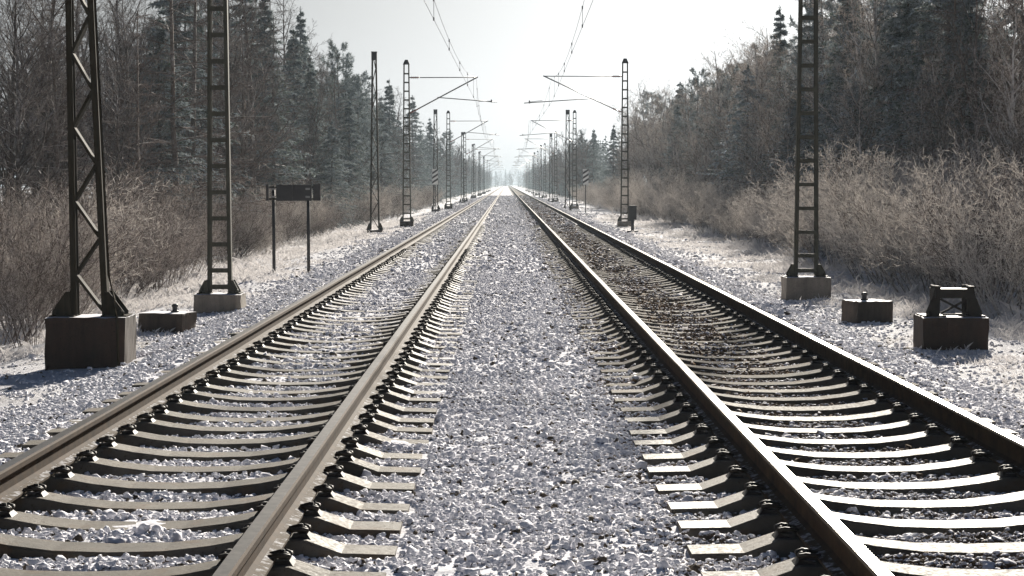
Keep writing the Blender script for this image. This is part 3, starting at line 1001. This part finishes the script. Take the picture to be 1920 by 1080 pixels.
def blades(P, nb, ln, wd, spread, droop):
    """needle sprays along branchlets: thin diamond faces"""
    N, m, _ = P.shape
    M_ = N * nb
    idx = np.repeat(np.arange(N), nb)
    t = rng.random(M_) ** .8; f = t * (m - 1); i = np.minimum(f.astype(int), m - 2); fr = (f - i)[:, None]
    p = P[idx, i] * (1 - fr) + P[idx, i + 1] * fr
    tg = unit(P[idx, i + 1] - P[idx, i])
    d = unit(tg + rng.normal(0, spread, (M_, 3)) + np.array([0, 0, droop]))
    l = (ln * rng.uniform(.6, 1.3, M_))[:, None]
    side = unit(np.cross(d, unit(rng.normal(size=(M_, 3)) * .6 + np.array([0, 0, 1.0]))))
    w = wd * rng.uniform(.7, 1.3, M_)[:, None]
    V = np.stack([p, p + d * l * .45 + side * w, p + d * l, p + d * l * .45 - side * w], 1).reshape(-1, 3)
    return V, np.arange(M_ * 4).reshape(-1, 4)

def proto_spruce(h, rad, dens=1.0, frost=.25, droop=-.10, up=-.05, bare=.04, irregular=.25):
    P, Rr = trunk_line(h, h * .011, 12, .012, 1, .005)
    nb = int(h * 21 * dens)
    b1 = grow(P, Rr, nb, bare, .99, 1.25, 1.6, 1.25 * rad / h, .985, 6, up, .05, droop, .35, .010, whorl=9)
    # uneven reach
    ctr = b1[0][:, :1]
    s = rng.uniform(1 - irregular, 1 + irregular, (len(ctr), 1, 1))
    b1 = (ctr + (b1[0] - ctr) * s, b1[1])
    b2 = grow(*b1, 11, .12, 1, .55, 1.0, .42, .55, 4, -.05, .08, -.07, .6, .005, flat=True)
    tr = join([tubes(P, Rr, 7), tubes(*b1, 4)])
    c1 = blades(b2[0], 10, .16, .021, .38, -.14)
    c2 = blades(b1[0], 16, .14, .020, .45, -.05)
    top = blades(P[:, -3:], 160, .16, .014, .6, .2)
    V, Fq = join([c1, c2, top])
    mi = (rng.random(len(Fq)) < frost).astype(int)
    return tr, (V, Fq, mi)

def proto_pine(h, rad, frost=.15):
    P, Rr = trunk_line(h, h * .012, 12, .03, 1, .02)
    b1 = grow(P, Rr, int(h * 6), .32, .99, .9, 1.4, rad / h, .72, 6, .05, .08, .04, .45, .012)
    b2 = grow(*b1, 9, .3, 1, .5, 1.0, .42, .4, 4, .08, .1, .06, .6, .006)
    tr = join([tubes(P, Rr, 7), tubes(*b1, 4), tubes(*b2, 3)])
    V, Fq = join([blades(b2[0], 34, .17, .013, .9, .25), blades(P[:, -2:], 120, .18, .014, .8, .3)])
    mi = (rng.random(len(Fq)) < frost).astype(int)
    return tr, (V, Fq, mi)

def proto_shrub(h, stems, spread, dens=1.0):
    P, Rr = [], []
    n = 7
    for s in range(stems):
        an = rng.uniform(0, 6.283); q = rng.random() ** .6
        b = np.array([np.cos(an), np.sin(an)]) * .45 * q * spread
        tilt = spread * .42 * q + rng.normal(0, .06)
        d = np.array([np.cos(an) * tilt, np.sin(an) * tilt, 1.0]); d /= np.linalg.norm(d)
        p = np.array([b[0], b[1], -.1]); L = h * rng.uniform(.62, 1.08)
        pts = [p]
        for j in range(n - 1):
            p = p + d * L / (n - 1); pts.append(p)
            d = d + rng.normal(0, .07, 3) + np.array([0, 0, -.02]); d /= np.linalg.norm(d)
        P.append(pts); Rr.append(.011 * (1 - .75 * np.linspace(0, 1, n)))
    P = np.array(P); Rr = np.array(Rr)
    b2 = grow(P, Rr, int(9 * dens), .22, 1, .35, .85, .34, .35, 5, .08, .12, .03, .6, .0056)
    b3 = grow(*b2, 6, .2, 1, .35, .9, .5, .3, 4, .04, .14, .02, .7, .0044)
    b4 = grow(*b3, 3, .25, 1, .4, .9, .55, .3, 3, .03, .14, .0, .8, .0036)
    parts = [tubes(P, Rr, 5), tubes(*b2, 3), tubes(*b3, 3), tubes(*b4, 3)]
    V, Fq = join(parts)
    mi = np.concatenate([np.full(len(p[1]), k) for p, k in zip(parts, (0, 0, 0, 1))])
    return V, Fq, mi

PROTO = {}
def add_proto(kind, name, tr, cr, mt, mc):
    """kept as mesh data; objects are made when a tree is placed"""
    t = mesh_np('trunk', tr[0], [tr[1]], mt, smooth=True)
    c = mesh_np('crown', cr[0], [cr[1]], mc, mi=[cr[2]] if len(cr) > 2 else None)
    PROTO.setdefault(kind, []).append((name, t.data, c.data, tr[0][:, 2].max()))
    bpy.data.objects.remove(t); bpy.data.objects.remove(c)

for fk, h in ((1, 10.0), (2, 10.0), (1, 10.0), (3, 10.0)):
    pb = proto_bare(h, fk)
    add_proto('bare', 'bare_tree', *pb, M['bark'], [M['twig'], M['twig']])
    add_proto('pale_bare', 'bare_tree', *pb, M['bark_pale'], [M['twig'], M['twig_pale']])
for h in (11.0, 11.0, 11.0):
    add_proto('larch', 'larch_tree', *proto_larch(h), M['larch_bark'], M['larch_twig'])
for h, r, fr in ((10.0, 2.0, .12), (10.0, 2.3, .2), (10.0, 1.7, .1)):
    add_proto('spruce', 'spruce_tree', *proto_spruce(h, r, 1.0, fr), M['bark'], [M['needle'], M['needle_frost']])
for h, r, fr in ((10.0, 2.7, .6), (10.0, 2.4, .45)):
    add_proto('frost_spruce', 'spruce_tree', *proto_spruce(h, r, 1.0, fr), M['bark'], [M['needle'], M['needle_frost']])
for h in (9.0, 9.0):
    add_proto('pine', 'pine_tree', *proto_pine(h, 2.6), M['bark'], [M['needle'], M['needle_frost']])
for h, st, sp in ((2.7, 34, 1.5), (2.7, 28, 1.9), (2.7, 40, 1.2)):
    V, Fq, mi = proto_shrub(h, st, sp)
    for key, mat in (('shrub', [M['shrub'], M['shrub_tip']]), ('dark_shrub', [M['shrub_dark'], M['shrub_dark_tip']])):
        o = mesh_np('frosted_shrub', V, [Fq], mat, mi=[mi])
        PROTO.setdefault(key, []).append(('frosted_shrub', o.data, None, V[:, 2].max()))
        bpy.data.objects.remove(o)

def place(kind, x, y, h, label, group=None, var=None, rz=None, wide=1.0, cat=None):
    pr = PROTO[kind][random.randrange(len(PROTO[kind])) if var is None else var % len(PROTO[kind])]
    s = h / pr[3]
    z = float(ground_z(x, y)) - .03
    rz = random.uniform(0, 6.28) if rz is None else rz
    if pr[2] is None:
        o = bpy.data.objects.new(pr[0], pr[1]); COL.objects.link(o)
        o.location = (x, y, z); o.rotation_euler = (0, 0, rz); o.scale = (s * wide, s * wide, s)
        tag(o, label, cat or 'shrub', group)
        return o
    e = empty(pr[0], (x, y, z), rz)
    e.scale = (s * wide, s * wide, s)
    tag(e, label, cat or 'tree', group)
    for nm, me in (('trunk', pr[1]), ('crown', pr[2])):
        c = bpy.data.objects.new(nm, me); COL.objects.link(c); c.parent = e
    return e

# silhouette of the woods in the photograph, used only to choose tree heights
SIL_L = ([-200, 300, 520, 565, 600, 640, 690, 740, 800, 870, 930], [-260, -200, -60, 30, 95, 85, 140, 172, 225, 270, 312])
SIL_R = ([970, 1040, 1120, 1200, 1290, 1350, 1400, 1460, 1520, 1700, 2200], [318, 285, 248, 165, 135, 100, 85, 25, -20, -140, -260])

def tree_at(px, x, top, kind, label, group=None, **kw):
    y = x * F / (px - VX)
    h = gz(top, y) - float(ground_z(x, y))
    return place(kind, x, y, h, label, group, **kw)

# ---- front trees, chosen one by one (px, x, y of the top)
for a in [
    (20, -13.0, -170, 'bare', 'bare twiggy tree at the left edge of the photo', dict(var=3)),
    (78, -12.5, -150, 'bare', 'bare tree with upright forked limbs, left of the nearest lattice mast', dict(var=1)),
    (150, -13.5, -120, 'bare', 'bare tree directly behind the nearest lattice mast on the left', dict(var=0)),
    (243, -13.0, -160, 'bare', 'bare tree with one clear trunk, between the two nearest left masts', dict(var=2)),
    (330, -11.5, -230, 'larch', 'tall brown larch left of the second mast, left of a pair', dict(var=0)),
    (366, -11.8, -200, 'larch', 'tall brown larch close left of the second mast, right of a pair', dict(var=1)),
    (415, -13.5, -150, 'larch', 'brown larch right behind the second left mast', dict(var=2)),
    (462, -14.0, -95, 'spruce', 'dark spruce rising behind the larches, right of the second left mast', dict(var=0)),
    (455, -11.0, 40, 'larch', 'reddish brown larch with level branches, right of the second left mast', dict(var=1, wide=1.1)),
    (515, -11.5, 30, 'larch', 'brown larch above the two-post board', dict(var=0, wide=1.1)),
    (525, -15.0, -60, 'bare', 'thin bare tree showing against the sky, above the two-post board', dict(var=2)),
    (565, -13.0, 18, 'spruce', 'dark pointed treetop standing out against the sky on the left', dict(var=2, wide=.9)),
    (600, -11.0, 130, 'larch', 'brown bare larch below the pointed dark treetop', dict(var=2, wide=1.1)),
    (640, -11.5, 78, 'pine', 'dark pine with ragged crown, right of the pointed treetop', dict(var=0)),
    (622, -9.6, 225, 'spruce', 'dark green spruce at the wood edge right of the two-post board', dict(var=1, wide=1.2)),
    (585, -10.8, 120, 'spruce', 'broad dark spruce below the pointed dark treetop, left of the ragged pine', dict(var=0, wide=1.2)),
    (655, -9.9, 185, 'spruce', 'dark spruce at the wood edge left of the dark-topped lattice mast', dict(var=2, wide=1.3)),
    (715, -9.9, 205, 'spruce', 'dark spruce low at the wood edge right of the dark-topped lattice mast', dict(var=1, wide=1.3)),
    (668, -10.6, 135, 'pine', 'green-brown pine just left of the dark-topped lattice mast', dict(var=1)),
    (700, -10.5, 165, 'larch', 'brown larch directly behind the dark-topped lattice mast', dict(var=0, wide=1.2)),
    (730, -11.0, 150, 'spruce', 'dark spruce between the dark-topped mast and the first armed mast on the left', dict(var=0)),
    (775, -11.0, 180, 'spruce', 'pointed spruce just right of the first armed mast on the left', dict(var=1)),
    (748, -9.8, 240, 'bare', 'bare grey tree behind the first armed mast on the left', dict(var=0)),
    (806, -10.5, 222, 'spruce', 'hazy spruce left of the left striped board', dict(var=0)),
    (835, -10.5, 245, 'pine', 'hazy pine behind the second armed mast on the left', dict(var=1)),
    # right side
    (1905, 13.5, -200, 'bare', 'bare tree with thick trunk at the right edge of the photo', dict(var=2)),
    (1868, 13.0, -210, 'bare', 'bare forked tree second from the right edge', dict(var=1)),
    (1829, 12.0, -160, 'bare', 'slender bare tree with a straight dark stem near the right edge', dict(var=0, wide=.8)),
    (1772, 12.0, -170, 'spruce', 'big dark spruce above the cut-off mast foot', dict(var=1, wide=1.1)),
    (1698, 12.5, -110, 'spruce', 'big dark spruce halfway between right mast and right edge', dict(var=0, wide=1.15)),
    (1640, 13.5, -10, 'pale_bare', 'frosted pale bare tree between two dark spruces on the right', dict(var=3)),
    (1582, 12.5, -60, 'spruce', 'greyish spruce just right of the nearest right mast', dict(var=2, wide=1.1)),
    (1600, 11.0, 130, 'frost_spruce', 'frosted blue-green young spruce right of the nearest right mast', dict(var=0, wide=1.15)),
    (1525, 14.0, -40, 'spruce', 'dark spruce hidden behind the nearest right mast', dict(var=1)),
    (1500, 12.0, 150, 'frost_spruce', 'frosted young spruce left behind the nearest right mast', dict(var=1, wide=1.2)),
    (1461, 14.0, 14, 'spruce', 'pointed spruce against the sky left of the nearest right mast', dict(var=2)),
    (1430, 12.5, 75, 'pale_bare', 'frosted bare tree under the bright sky left of the nearest right mast', dict(var=0)),
    (1400, 11.3, 122, 'frost_spruce', 'frosted blue spruce standing free at the right wood edge', dict(var=0, wide=1.15)),
    (1380, 14.0, 85, 'pale_bare', 'pale bare tree just behind the free-standing frosted spruce', dict(var=3)),
    (1345, 13.0, 95, 'pale_bare', 'pale bare tree left of the free-standing frosted spruce', dict(var=1)),
    (1305, 12.5, 128, 'pine', 'pine with ragged top at the right wood edge, against white sky', dict(var=0)),
    (1268, 11.5, 195, 'spruce', 'dark spruce between the first armed right mast and the ragged pine', dict(var=2, wide=1.2)),
    (1238, 12.5, 150, 'pale_bare', 'bare rounded tree standing out against the sky right of the first armed right mast', dict(var=3)),
    (1205, 12.0, 172, 'pale_bare', 'bare tree close right of the first armed right mast', dict(var=1)),
    (1655, 13.4, 0, 'pale_bare', 'pale frosted birch-like tree beside the big dark spruces on the right', dict(var=0, wide=.9)),
    (1815, 12.2, -60, 'spruce', 'dark spruce beside the slender straight stem near the right edge', dict(var=2, wide=1.1)),
    (1735, 11.6, 20, 'spruce', 'dark spruce in front of the two biggest spruces on the right', dict(var=0, wide=1.1)),
    (1555, 13.5, 60, 'pale_bare', 'frosted bare tree just right of the nearest right mast', dict(var=1)),
    (1475, 11.4, 120, 'pale_bare', 'frosted bare tree low beside the nearest right mast, left of it', dict(var=2)),
    (1415, 10.6, 190, 'pale_bare', 'frosted bare sapling right of the free-standing frosted spruce', dict(var=0)),
    (1325, 11.0, 170, 'pale_bare', 'frosted bare sapling under the ragged pine, right of it', dict(var=3)),
    (1285, 11.0, 185, 'pale_bare', 'frosted bare sapling under the ragged pine, left of it', dict(var=1, wide=1.2)),
    (1612, 10.9, 70, 'pale_bare', 'thin frosted bare tree in front of the greyish spruce', dict(var=0, wide=.9)),
    (1722, 10.9, 110, 'pale_bare', 'thin frosted bare tree in front of the dark spruces on the right', dict(var=2, wide=.9)),
    (1788, 10.9, 60, 'pale_bare', 'thin frosted bare tree above the cut-off mast foot', dict(var=1, wide=.9)),
    (1180, 11.5, 215, 'larch', 'brown larch directly behind the first armed right mast', dict(var=0, wide=1.2)),
    (1150, 11.5, 235, 'spruce', 'hazy spruce just left of the first armed right mast', dict(var=0)),
    (1112, 11.5, 242, 'spruce', 'hazy pointed spruce right of the right striped board', dict(var=1)),
    (1095, 11.2, 258, 'pine', 'hazy pine behind the right striped board', dict(var=1)),
]:
    tree_at(a[0], a[1], a[2], a[3], a[4], 'trees at the front edge of the woods', **a[5])

# ---- the wood behind them
def fill(side):
    n = 0
    sil = SIL_L if side < 0 else SIL_R
    nm = 'left' if side < 0 else 'right'
    y = 34.0
    while y < 232:
        for row in range(4):
            xx = side * (12.2 + row * (3.4 if side < 0 else 3.6) + random.uniform(-1.1, 1.1) + (0 if side < 0 else .8))
            yy = y + random.uniform(-1.6, 1.6)
            px = VX + F * xx / yy
            if px < -120 or px > 2040: continue
            q = random.random()
            wd = random.uniform(1.0, 1.3)
            if side < 0:
                kind = 'bare' if q < .5 else 'larch' if q < .72 else 'spruce' if q < .9 else 'pine'
                if 540 < px < 830 and kind == 'bare' and random.random() < .6: kind = 'spruce'
                if px < 300 and kind in ('spruce', 'pine'): kind = 'bare'
            else:
                sp = .22 if 1480 < px < 1830 else .16
                kind = 'spruce' if q < sp else 'pine' if q < sp + .08 else 'larch' if q < sp + .14 else 'pale_bare'
            top = np.interp(px, sil[0], sil[1]) + random.uniform(6, 70)
            if (px < 330 or px > 1810) : top = max(top, random.uniform(-60, 110))
            h = gz(top, yy) + 1.1
            h = max(4.5, min(h, 13.0))
            what = {'pale_bare': 'frosted bare tree', 'bare': 'bare brown tree', 'larch': 'brown larch', 'spruce': 'dark spruce', 'pine': 'dark pine'}[kind]
            place(kind, xx, yy, h, '%s standing deeper inside the %s wood, behind the front trees' % (what, nm), 'trees inside the %s wood' % nm, wide=wd)
            n += 1
        y *= 1.05 if y < 120 else 1.03
        y += .8
    return n
print('fill trees', fill(-1), fill(1))

# ---- shrubs
def shrub_row(items, side):
    for px, x, top, kind, label in items:
        y = x * F / (px - VX)
        h = gz(top, y) - float(ground_z(x, y))
        place(kind, x, y, max(h, .7), label, 'frosted shrubs along the %s verge' % side, wide=random.uniform(1.0, 1.25))
shrub_row([
    (-30, -7.6, 290, 'dark_shrub', 'tan frosted shrub cut by the left edge, behind the nearest mast'),
    (25, -8.4, 262, 'shrub', 'tan frosted shrub left of the nearest mast, taller one'),
    (85, -7.9, 300, 'dark_shrub', 'tan frosted shrub just left of the nearest lattice mast'),
    (60, -6.7, 420, 'dark_shrub', 'low dark twiggy shrub left of the nearest tarred block'),
    (160, -8.5, 330, 'dark_shrub', 'dark twiggy shrub seen through the nearest lattice mast'),
    (215, -7.8, 355, 'dark_shrub', 'dark twiggy shrub just right of the nearest lattice mast'),
    (258, -8.4, 345, 'dark_shrub', 'dark twiggy shrub above the low dark block on the left'),
    (300, -7.6, 372, 'dark_shrub', 'brown shrub with visible upright stems, right above the low left block'),
    (340, -8.3, 345, 'dark_shrub', 'brown twiggy shrub left of the second left mast'),
    (395, -9.4, 340, 'dark_shrub', 'brown shrub behind the second left mast'),
    (450, -9.0, 350, 'dark_shrub', 'pale brown shrub right of the second left mast'),
    (490, -8.2, 400, 'shrub', 'low pale shrub left of the two-post board'),
    (545, -8.4, 385, 'dark_shrub', 'brown shrub seen between the two posts of the board'),
    (600, -8.6, 372, 'dark_shrub', 'brown shrub right of the two-post board'),
    (645, -8.6, 365, 'dark_shrub', 'dark shrub under the spruce right of the two-post board'),
    (680, -8.4, 358, 'dark_shrub', 'brown shrub just left of the dark-topped lattice mast'),
], 'left')
shrub_row([
    (1945, 8.0, 270, 'shrub', 'brown shrub cut by the right edge of the photo'),
    (1890, 8.2, 240, 'shrub', 'tall frosted shrub beside the right edge, behind the cut-off foot'),
    (1850, 7.9, 285, 'dark_shrub', 'brown twiggy shrub right above the cut-off mast foot'),
    (1805, 8.5, 236, 'shrub', 'frosted shrub with pale top above the cut-off mast foot'),
    (1760, 8.0, 275, 'shrub', 'frosted shrub left above the cut-off mast foot'),
    (1715, 8.4, 228, 'shrub', 'tallest pale frosted shrub between right mast and right edge'),
    (1670, 8.2, 258, 'shrub', 'frosted shrub above the low block on the right'),
    (1625, 8.6, 238, 'shrub', 'pale frosted shrub right of the nearest right mast, farther one'),
    (1580, 8.2, 268, 'shrub', 'frosted shrub just right of the nearest right mast'),
    (1535, 8.8, 330, 'shrub', 'frosted shrub seen through the nearest right mast'),
    (1480, 8.5, 330, 'shrub', 'frosted shrub just left of the nearest right mast'),
    (1440, 8.8, 320, 'shrub', 'rounded frosted shrub left of the nearest right mast'),
    (1385, 8.2, 372, 'shrub', 'low frosted shrub below the free-standing frosted spruce'),
    (1340, 8.3, 330, 'shrub', 'rounded pale shrub standing forward on the right verge'),
    (1300, 8.6, 318, 'shrub', 'pale frosted shrub below the ragged pine'),
    (1265, 8.4, 312, 'shrub', 'pale frosted shrub second right of the first armed right mast'),
    (1230, 8.5, 305, 'shrub', 'pale frosted shrub close right of the first armed right mast'),
    (1198, 8.3, 310, 'shrub', 'pale frosted shrub right behind the trackside box'),
], 'right')
for side in (-1, 1):
    nm = 'left' if side < 0 else 'right'
    y = 24.0
    while y < 215:
        for r_ in range(2):
            x = side * ((10.0 if side < 0 else 9.8) + 2.0 * r_ + random.uniform(-.8, .8) - (1.4 if y > 110 else 0))
            yy = y + random.uniform(-.9, .9)
            px = VX + F * x / yy
            if -90 < px < 2010:
                if side < 0:
                    kind = 'shrub' if random.random() < .25 else 'dark_shrub'
                else:
                    kind = 'shrub' if random.random() < .8 else 'dark_shrub'
                place(kind, x, yy, random.uniform(2.0, 3.2) * (1 if y < 60 else .9), 'twiggy brown shrub filling the undergrowth at the foot of the %s wood' % nm,
                      'undergrowth shrubs of the %s wood' % nm, wide=random.uniform(1, 1.3))
        y += 1.6 + y * .028

# ---- far woods that read as one mass
def far_wood(side):
    parts, mi_ = [], []
    b = 0
    lo = []
    for _ in range(3):
        tr, cr = proto_spruce(10, 2.0, .30, .15)
        lo.append((join([tr, (cr[0], cr[1])])))
    for _ in range(2):
        P, Rr = trunk_line(10, .13, 8, .05, 2)
        b1 = grow(P, Rr, 14, .2, .98, .5, 1.0, .36, .6, 5, .15, .1, .06, .55, .03)
        b2 = grow(*b1, 7, .2, 1, .45, .9, .5, .4, 4, .05, .12, .04, .6, .022)
        b3 = grow(*b2, 5, .2, 1, .4, .9, .6, .4, 3, .03, .14, .03, .65, .016)
        lo.append(join([tubes(P, Rr, 4), tubes(*b1, 3), tubes(*b2, 3), tubes(*b3, 3)]))
    y = 236.0
    V_, F_, I_ = [], [], []
    while y < 1100:
        for row in range(2):
            i = random.randrange(5)
            V, f = lo[i]
            h = random.uniform(7.5, 10.5)
            a = random.uniform(0, 6.28)
            x = side * (10.6 + row * 4.5 + random.uniform(-1.2, 1.2)); yy = y + random.uniform(-3, 3)
            s = h / 10
            ca, sa = math.cos(a) * s * 1.15, math.sin(a) * s * 1.15
            W = np.stack([V[:, 0] * ca - V[:, 1] * sa + x, V[:, 0] * sa + V[:, 1] * ca + yy, V[:, 2] * s - 1.1], -1)
            V_.append(W); F_.append(f + b); b += len(W)
            I_.append(np.full(len(f), 0 if i < 3 else 1))
        y += 5.5 + (y - 236) * .018
    for q in range(26):
        i = random.randrange(5)
        V, f = lo[i]
        s = random.uniform(.95, 1.35); a = random.uniform(0, 6.28)
        x = side * random.uniform(0, 42); yy = random.uniform(1330, 1450)
        ca, sa = math.cos(a) * s * 1.3, math.sin(a) * s * 1.3
        W = np.stack([V[:, 0] * ca - V[:, 1] * sa + x, V[:, 0] * sa + V[:, 1] * ca + yy, V[:, 2] * s - 1.1], -1)
        V_.append(W); F_.append(f + b); b += len(W)
        I_.append(np.full(len(f), 0 if i < 3 else 1))
    o = mesh_np('far_wood', np.concatenate(V_), [np.concatenate(F_)], [M['needle'], M['twig']], mi=[np.concatenate(I_)])
    tag(o, 'far %s wood fading into the haze along the line' % ('left' if side < 0 else 'right'), 'wood', kind='stuff')
far_wood(-1); far_wood(1)

# ---- dry frosted grass on the verges
def grass():
    n = 230000
    side = rng.random(n) < .5
    y = 9 + 110 * rng.random(n) ** 1.7
    off = rng.gamma(2.2, .85, n)
    x = np.where(side, -4.35 - off, 4.75 + off)
    cl = vnoise(x * .8 + 3, y * .6) + .5 * vnoise(x * 2.6, y * 2.2)
    keep = (cl > -.08 + .25 * np.exp(-off / .7)) & (np.abs(x) < .285 * y + 2) & (np.abs(x) < 10.5)
    x, y = x[keep], y[keep]; n = len(x)
    off = np.where(x < 0, -x - 4.35, x - 4.75)
    h = rng.uniform(.025, .095, n) * (1 + np.clip(off - .8, 0, 2.5) * .6)
    h *= np.where(rng.random(n) < .06, 1.9, 1) * np.clip(.45 + y / 55, .5, 1)
    z = ground_z(x, y) - .02
    az = rng.uniform(0, 6.283, n); ln = rng.uniform(.15, .9, n)
    d = np.stack([np.cos(az) * ln, np.sin(az) * ln, np.ones(n)], -1)
    p = np.stack([x, y, z], -1)
    w = np.stack([-np.sin(az), np.cos(az), np.zeros(n)], -1) * (.0016 + .00008 * y)[:, None]
    mid = p + d * (h * .55)[:, None]
    tip = p + d * h[:, None] + np.stack([np.cos(az), np.sin(az), -.5 * np.ones(n)], -1) * (h * ln * .45)[:, None]
    V = np.stack([p - w, p + w, mid + w * .7, tip, mid - w * .7], 1).reshape(-1, 3)
    i = np.arange(n * 5).reshape(-1, 5)
    o = mesh_np('dry_grass', V, [i], M['grass'])
    tag(o, 'frosted dry grass on both verges between ballast and shrubs', 'grass', kind='stuff')
grass()

# ------------------------------------------------------------------ haze
def haze():
    b = MB(); b.box(-790, 790, -60, 2950, -3.2, 16.5)
    m = bpy.data.materials.new('haze_air'); m.use_nodes = True
    n = m.node_tree
    n.nodes.clear()
    out = node(n, 'ShaderNodeOutputMaterial')
    v = node(n, 'ShaderNodeVolumePrincipled')
    v.inputs['Color'].default_value = (.74, .88, 1.0, 1)
    v.inputs['Density'].default_value = HAZE
    v.inputs['Anisotropy'].default_value = .1
    n.links.new(v.outputs[0], out.inputs['Volume'])
    o = b.build('haze', m)
    tag(o, 'pale winter haze in the air along the line', 'haze', kind='stuff')
HAZE = .0004
haze()

# ------------------------------------------------------------------ light, sky, camera
EL, AZ = R(19), R(12)   # sun ahead of the lens and to the right
w = bpy.data.worlds.new('World'); sc.world = w
w.use_nodes = True
n = w.node_tree
sky = n.nodes.new('ShaderNodeTexSky')
sky.sky_type = 'NISHITA'
sky.sun_disc = False
sky.sun_elevation = EL
sky.sun_rotation = AZ
sky.altitude = 100
sky.air_density = 1.0
sky.dust_density = 2.0
sky.ozone_density = 1.5
bg = n.nodes['Background']
bg.inputs['Strength'].default_value = .0130
hs = n.nodes.new('ShaderNodeHueSaturation')
hs.inputs['Saturation'].default_value = 1.1
n.links.new(sky.outputs[0], hs.inputs['Color'])
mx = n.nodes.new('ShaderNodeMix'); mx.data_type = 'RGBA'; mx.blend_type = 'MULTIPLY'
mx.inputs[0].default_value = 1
mx.inputs[7].default_value = (1.06, 1.17, 1.38, 1)  # upper sky, out of view, brightened and blued for extra ambient light
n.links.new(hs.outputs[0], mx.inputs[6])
# the lowest degrees of a winter sky are milky and colourless
veil = n.nodes.new('ShaderNodeMix'); veil.data_type = 'RGBA'
gl = n.nodes.new('ShaderNodeHueSaturation'); gl.inputs['Saturation'].default_value = .04
n.links.new(sky.outputs[0], gl.inputs['Color'])
gm = n.nodes.new('ShaderNodeMix'); gm.data_type = 'RGBA'; gm.blend_type = 'MULTIPLY'
gm.inputs[0].default_value = 1
gm.inputs[7].default_value = (.97, 1.0, 1.015, 1)
n.links.new(gl.outputs[0], gm.inputs[6])
n.links.new(gm.outputs[2], veil.inputs[7])
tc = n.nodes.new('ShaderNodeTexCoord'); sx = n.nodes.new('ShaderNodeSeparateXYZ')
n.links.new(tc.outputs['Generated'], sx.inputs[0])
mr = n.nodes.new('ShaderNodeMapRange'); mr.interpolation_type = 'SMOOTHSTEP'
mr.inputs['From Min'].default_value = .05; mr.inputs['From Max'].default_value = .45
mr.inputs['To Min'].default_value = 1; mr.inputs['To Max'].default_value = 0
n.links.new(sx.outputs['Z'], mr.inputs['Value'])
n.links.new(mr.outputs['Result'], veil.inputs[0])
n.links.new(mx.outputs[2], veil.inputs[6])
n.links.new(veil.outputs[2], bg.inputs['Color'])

L = bpy.data.lights.new('sun', 'SUN')
L.energy = 5.0
L.angle = R(1.0)
L.color = (1, .93, .82)
lo = bpy.data.objects.new('sun', L)
COL.objects.link(lo)
sd = Vector((math.sin(AZ) * math.cos(EL), math.cos(AZ) * math.cos(EL), math.sin(EL)))
lo.rotation_euler = sd.to_track_quat('Z', 'Y').to_euler()
lo.location = sd * 60

cam = bpy.data.cameras.new('camera')
co = bpy.data.objects.new('camera', cam)
COL.objects.link(co)
cam.sensor_width = 36
cam.lens = F * 36 / 1920
cam.clip_start = .1
cam.clip_end = 6000
co.location = (0, 0, HC)
co.rotation_euler = (math.pi / 2 - PITCH, 0, -YAW)
sc.camera = co

sc.view_settings.view_transform = 'Standard'
sc.view_settings.look = 'None'
sc.view_settings.exposure = 1.16
sc.view_settings.gamma = 1
sc.cycles.max_bounces = 6
sc.cycles.diffuse_bounces = 3
sc.cycles.glossy_bounces = 3
sc.cycles.volume_bounces = 0
sc.cycles.use_denoising = True
sc.render.resolution_x = 1024
sc.render.resolution_y = 576
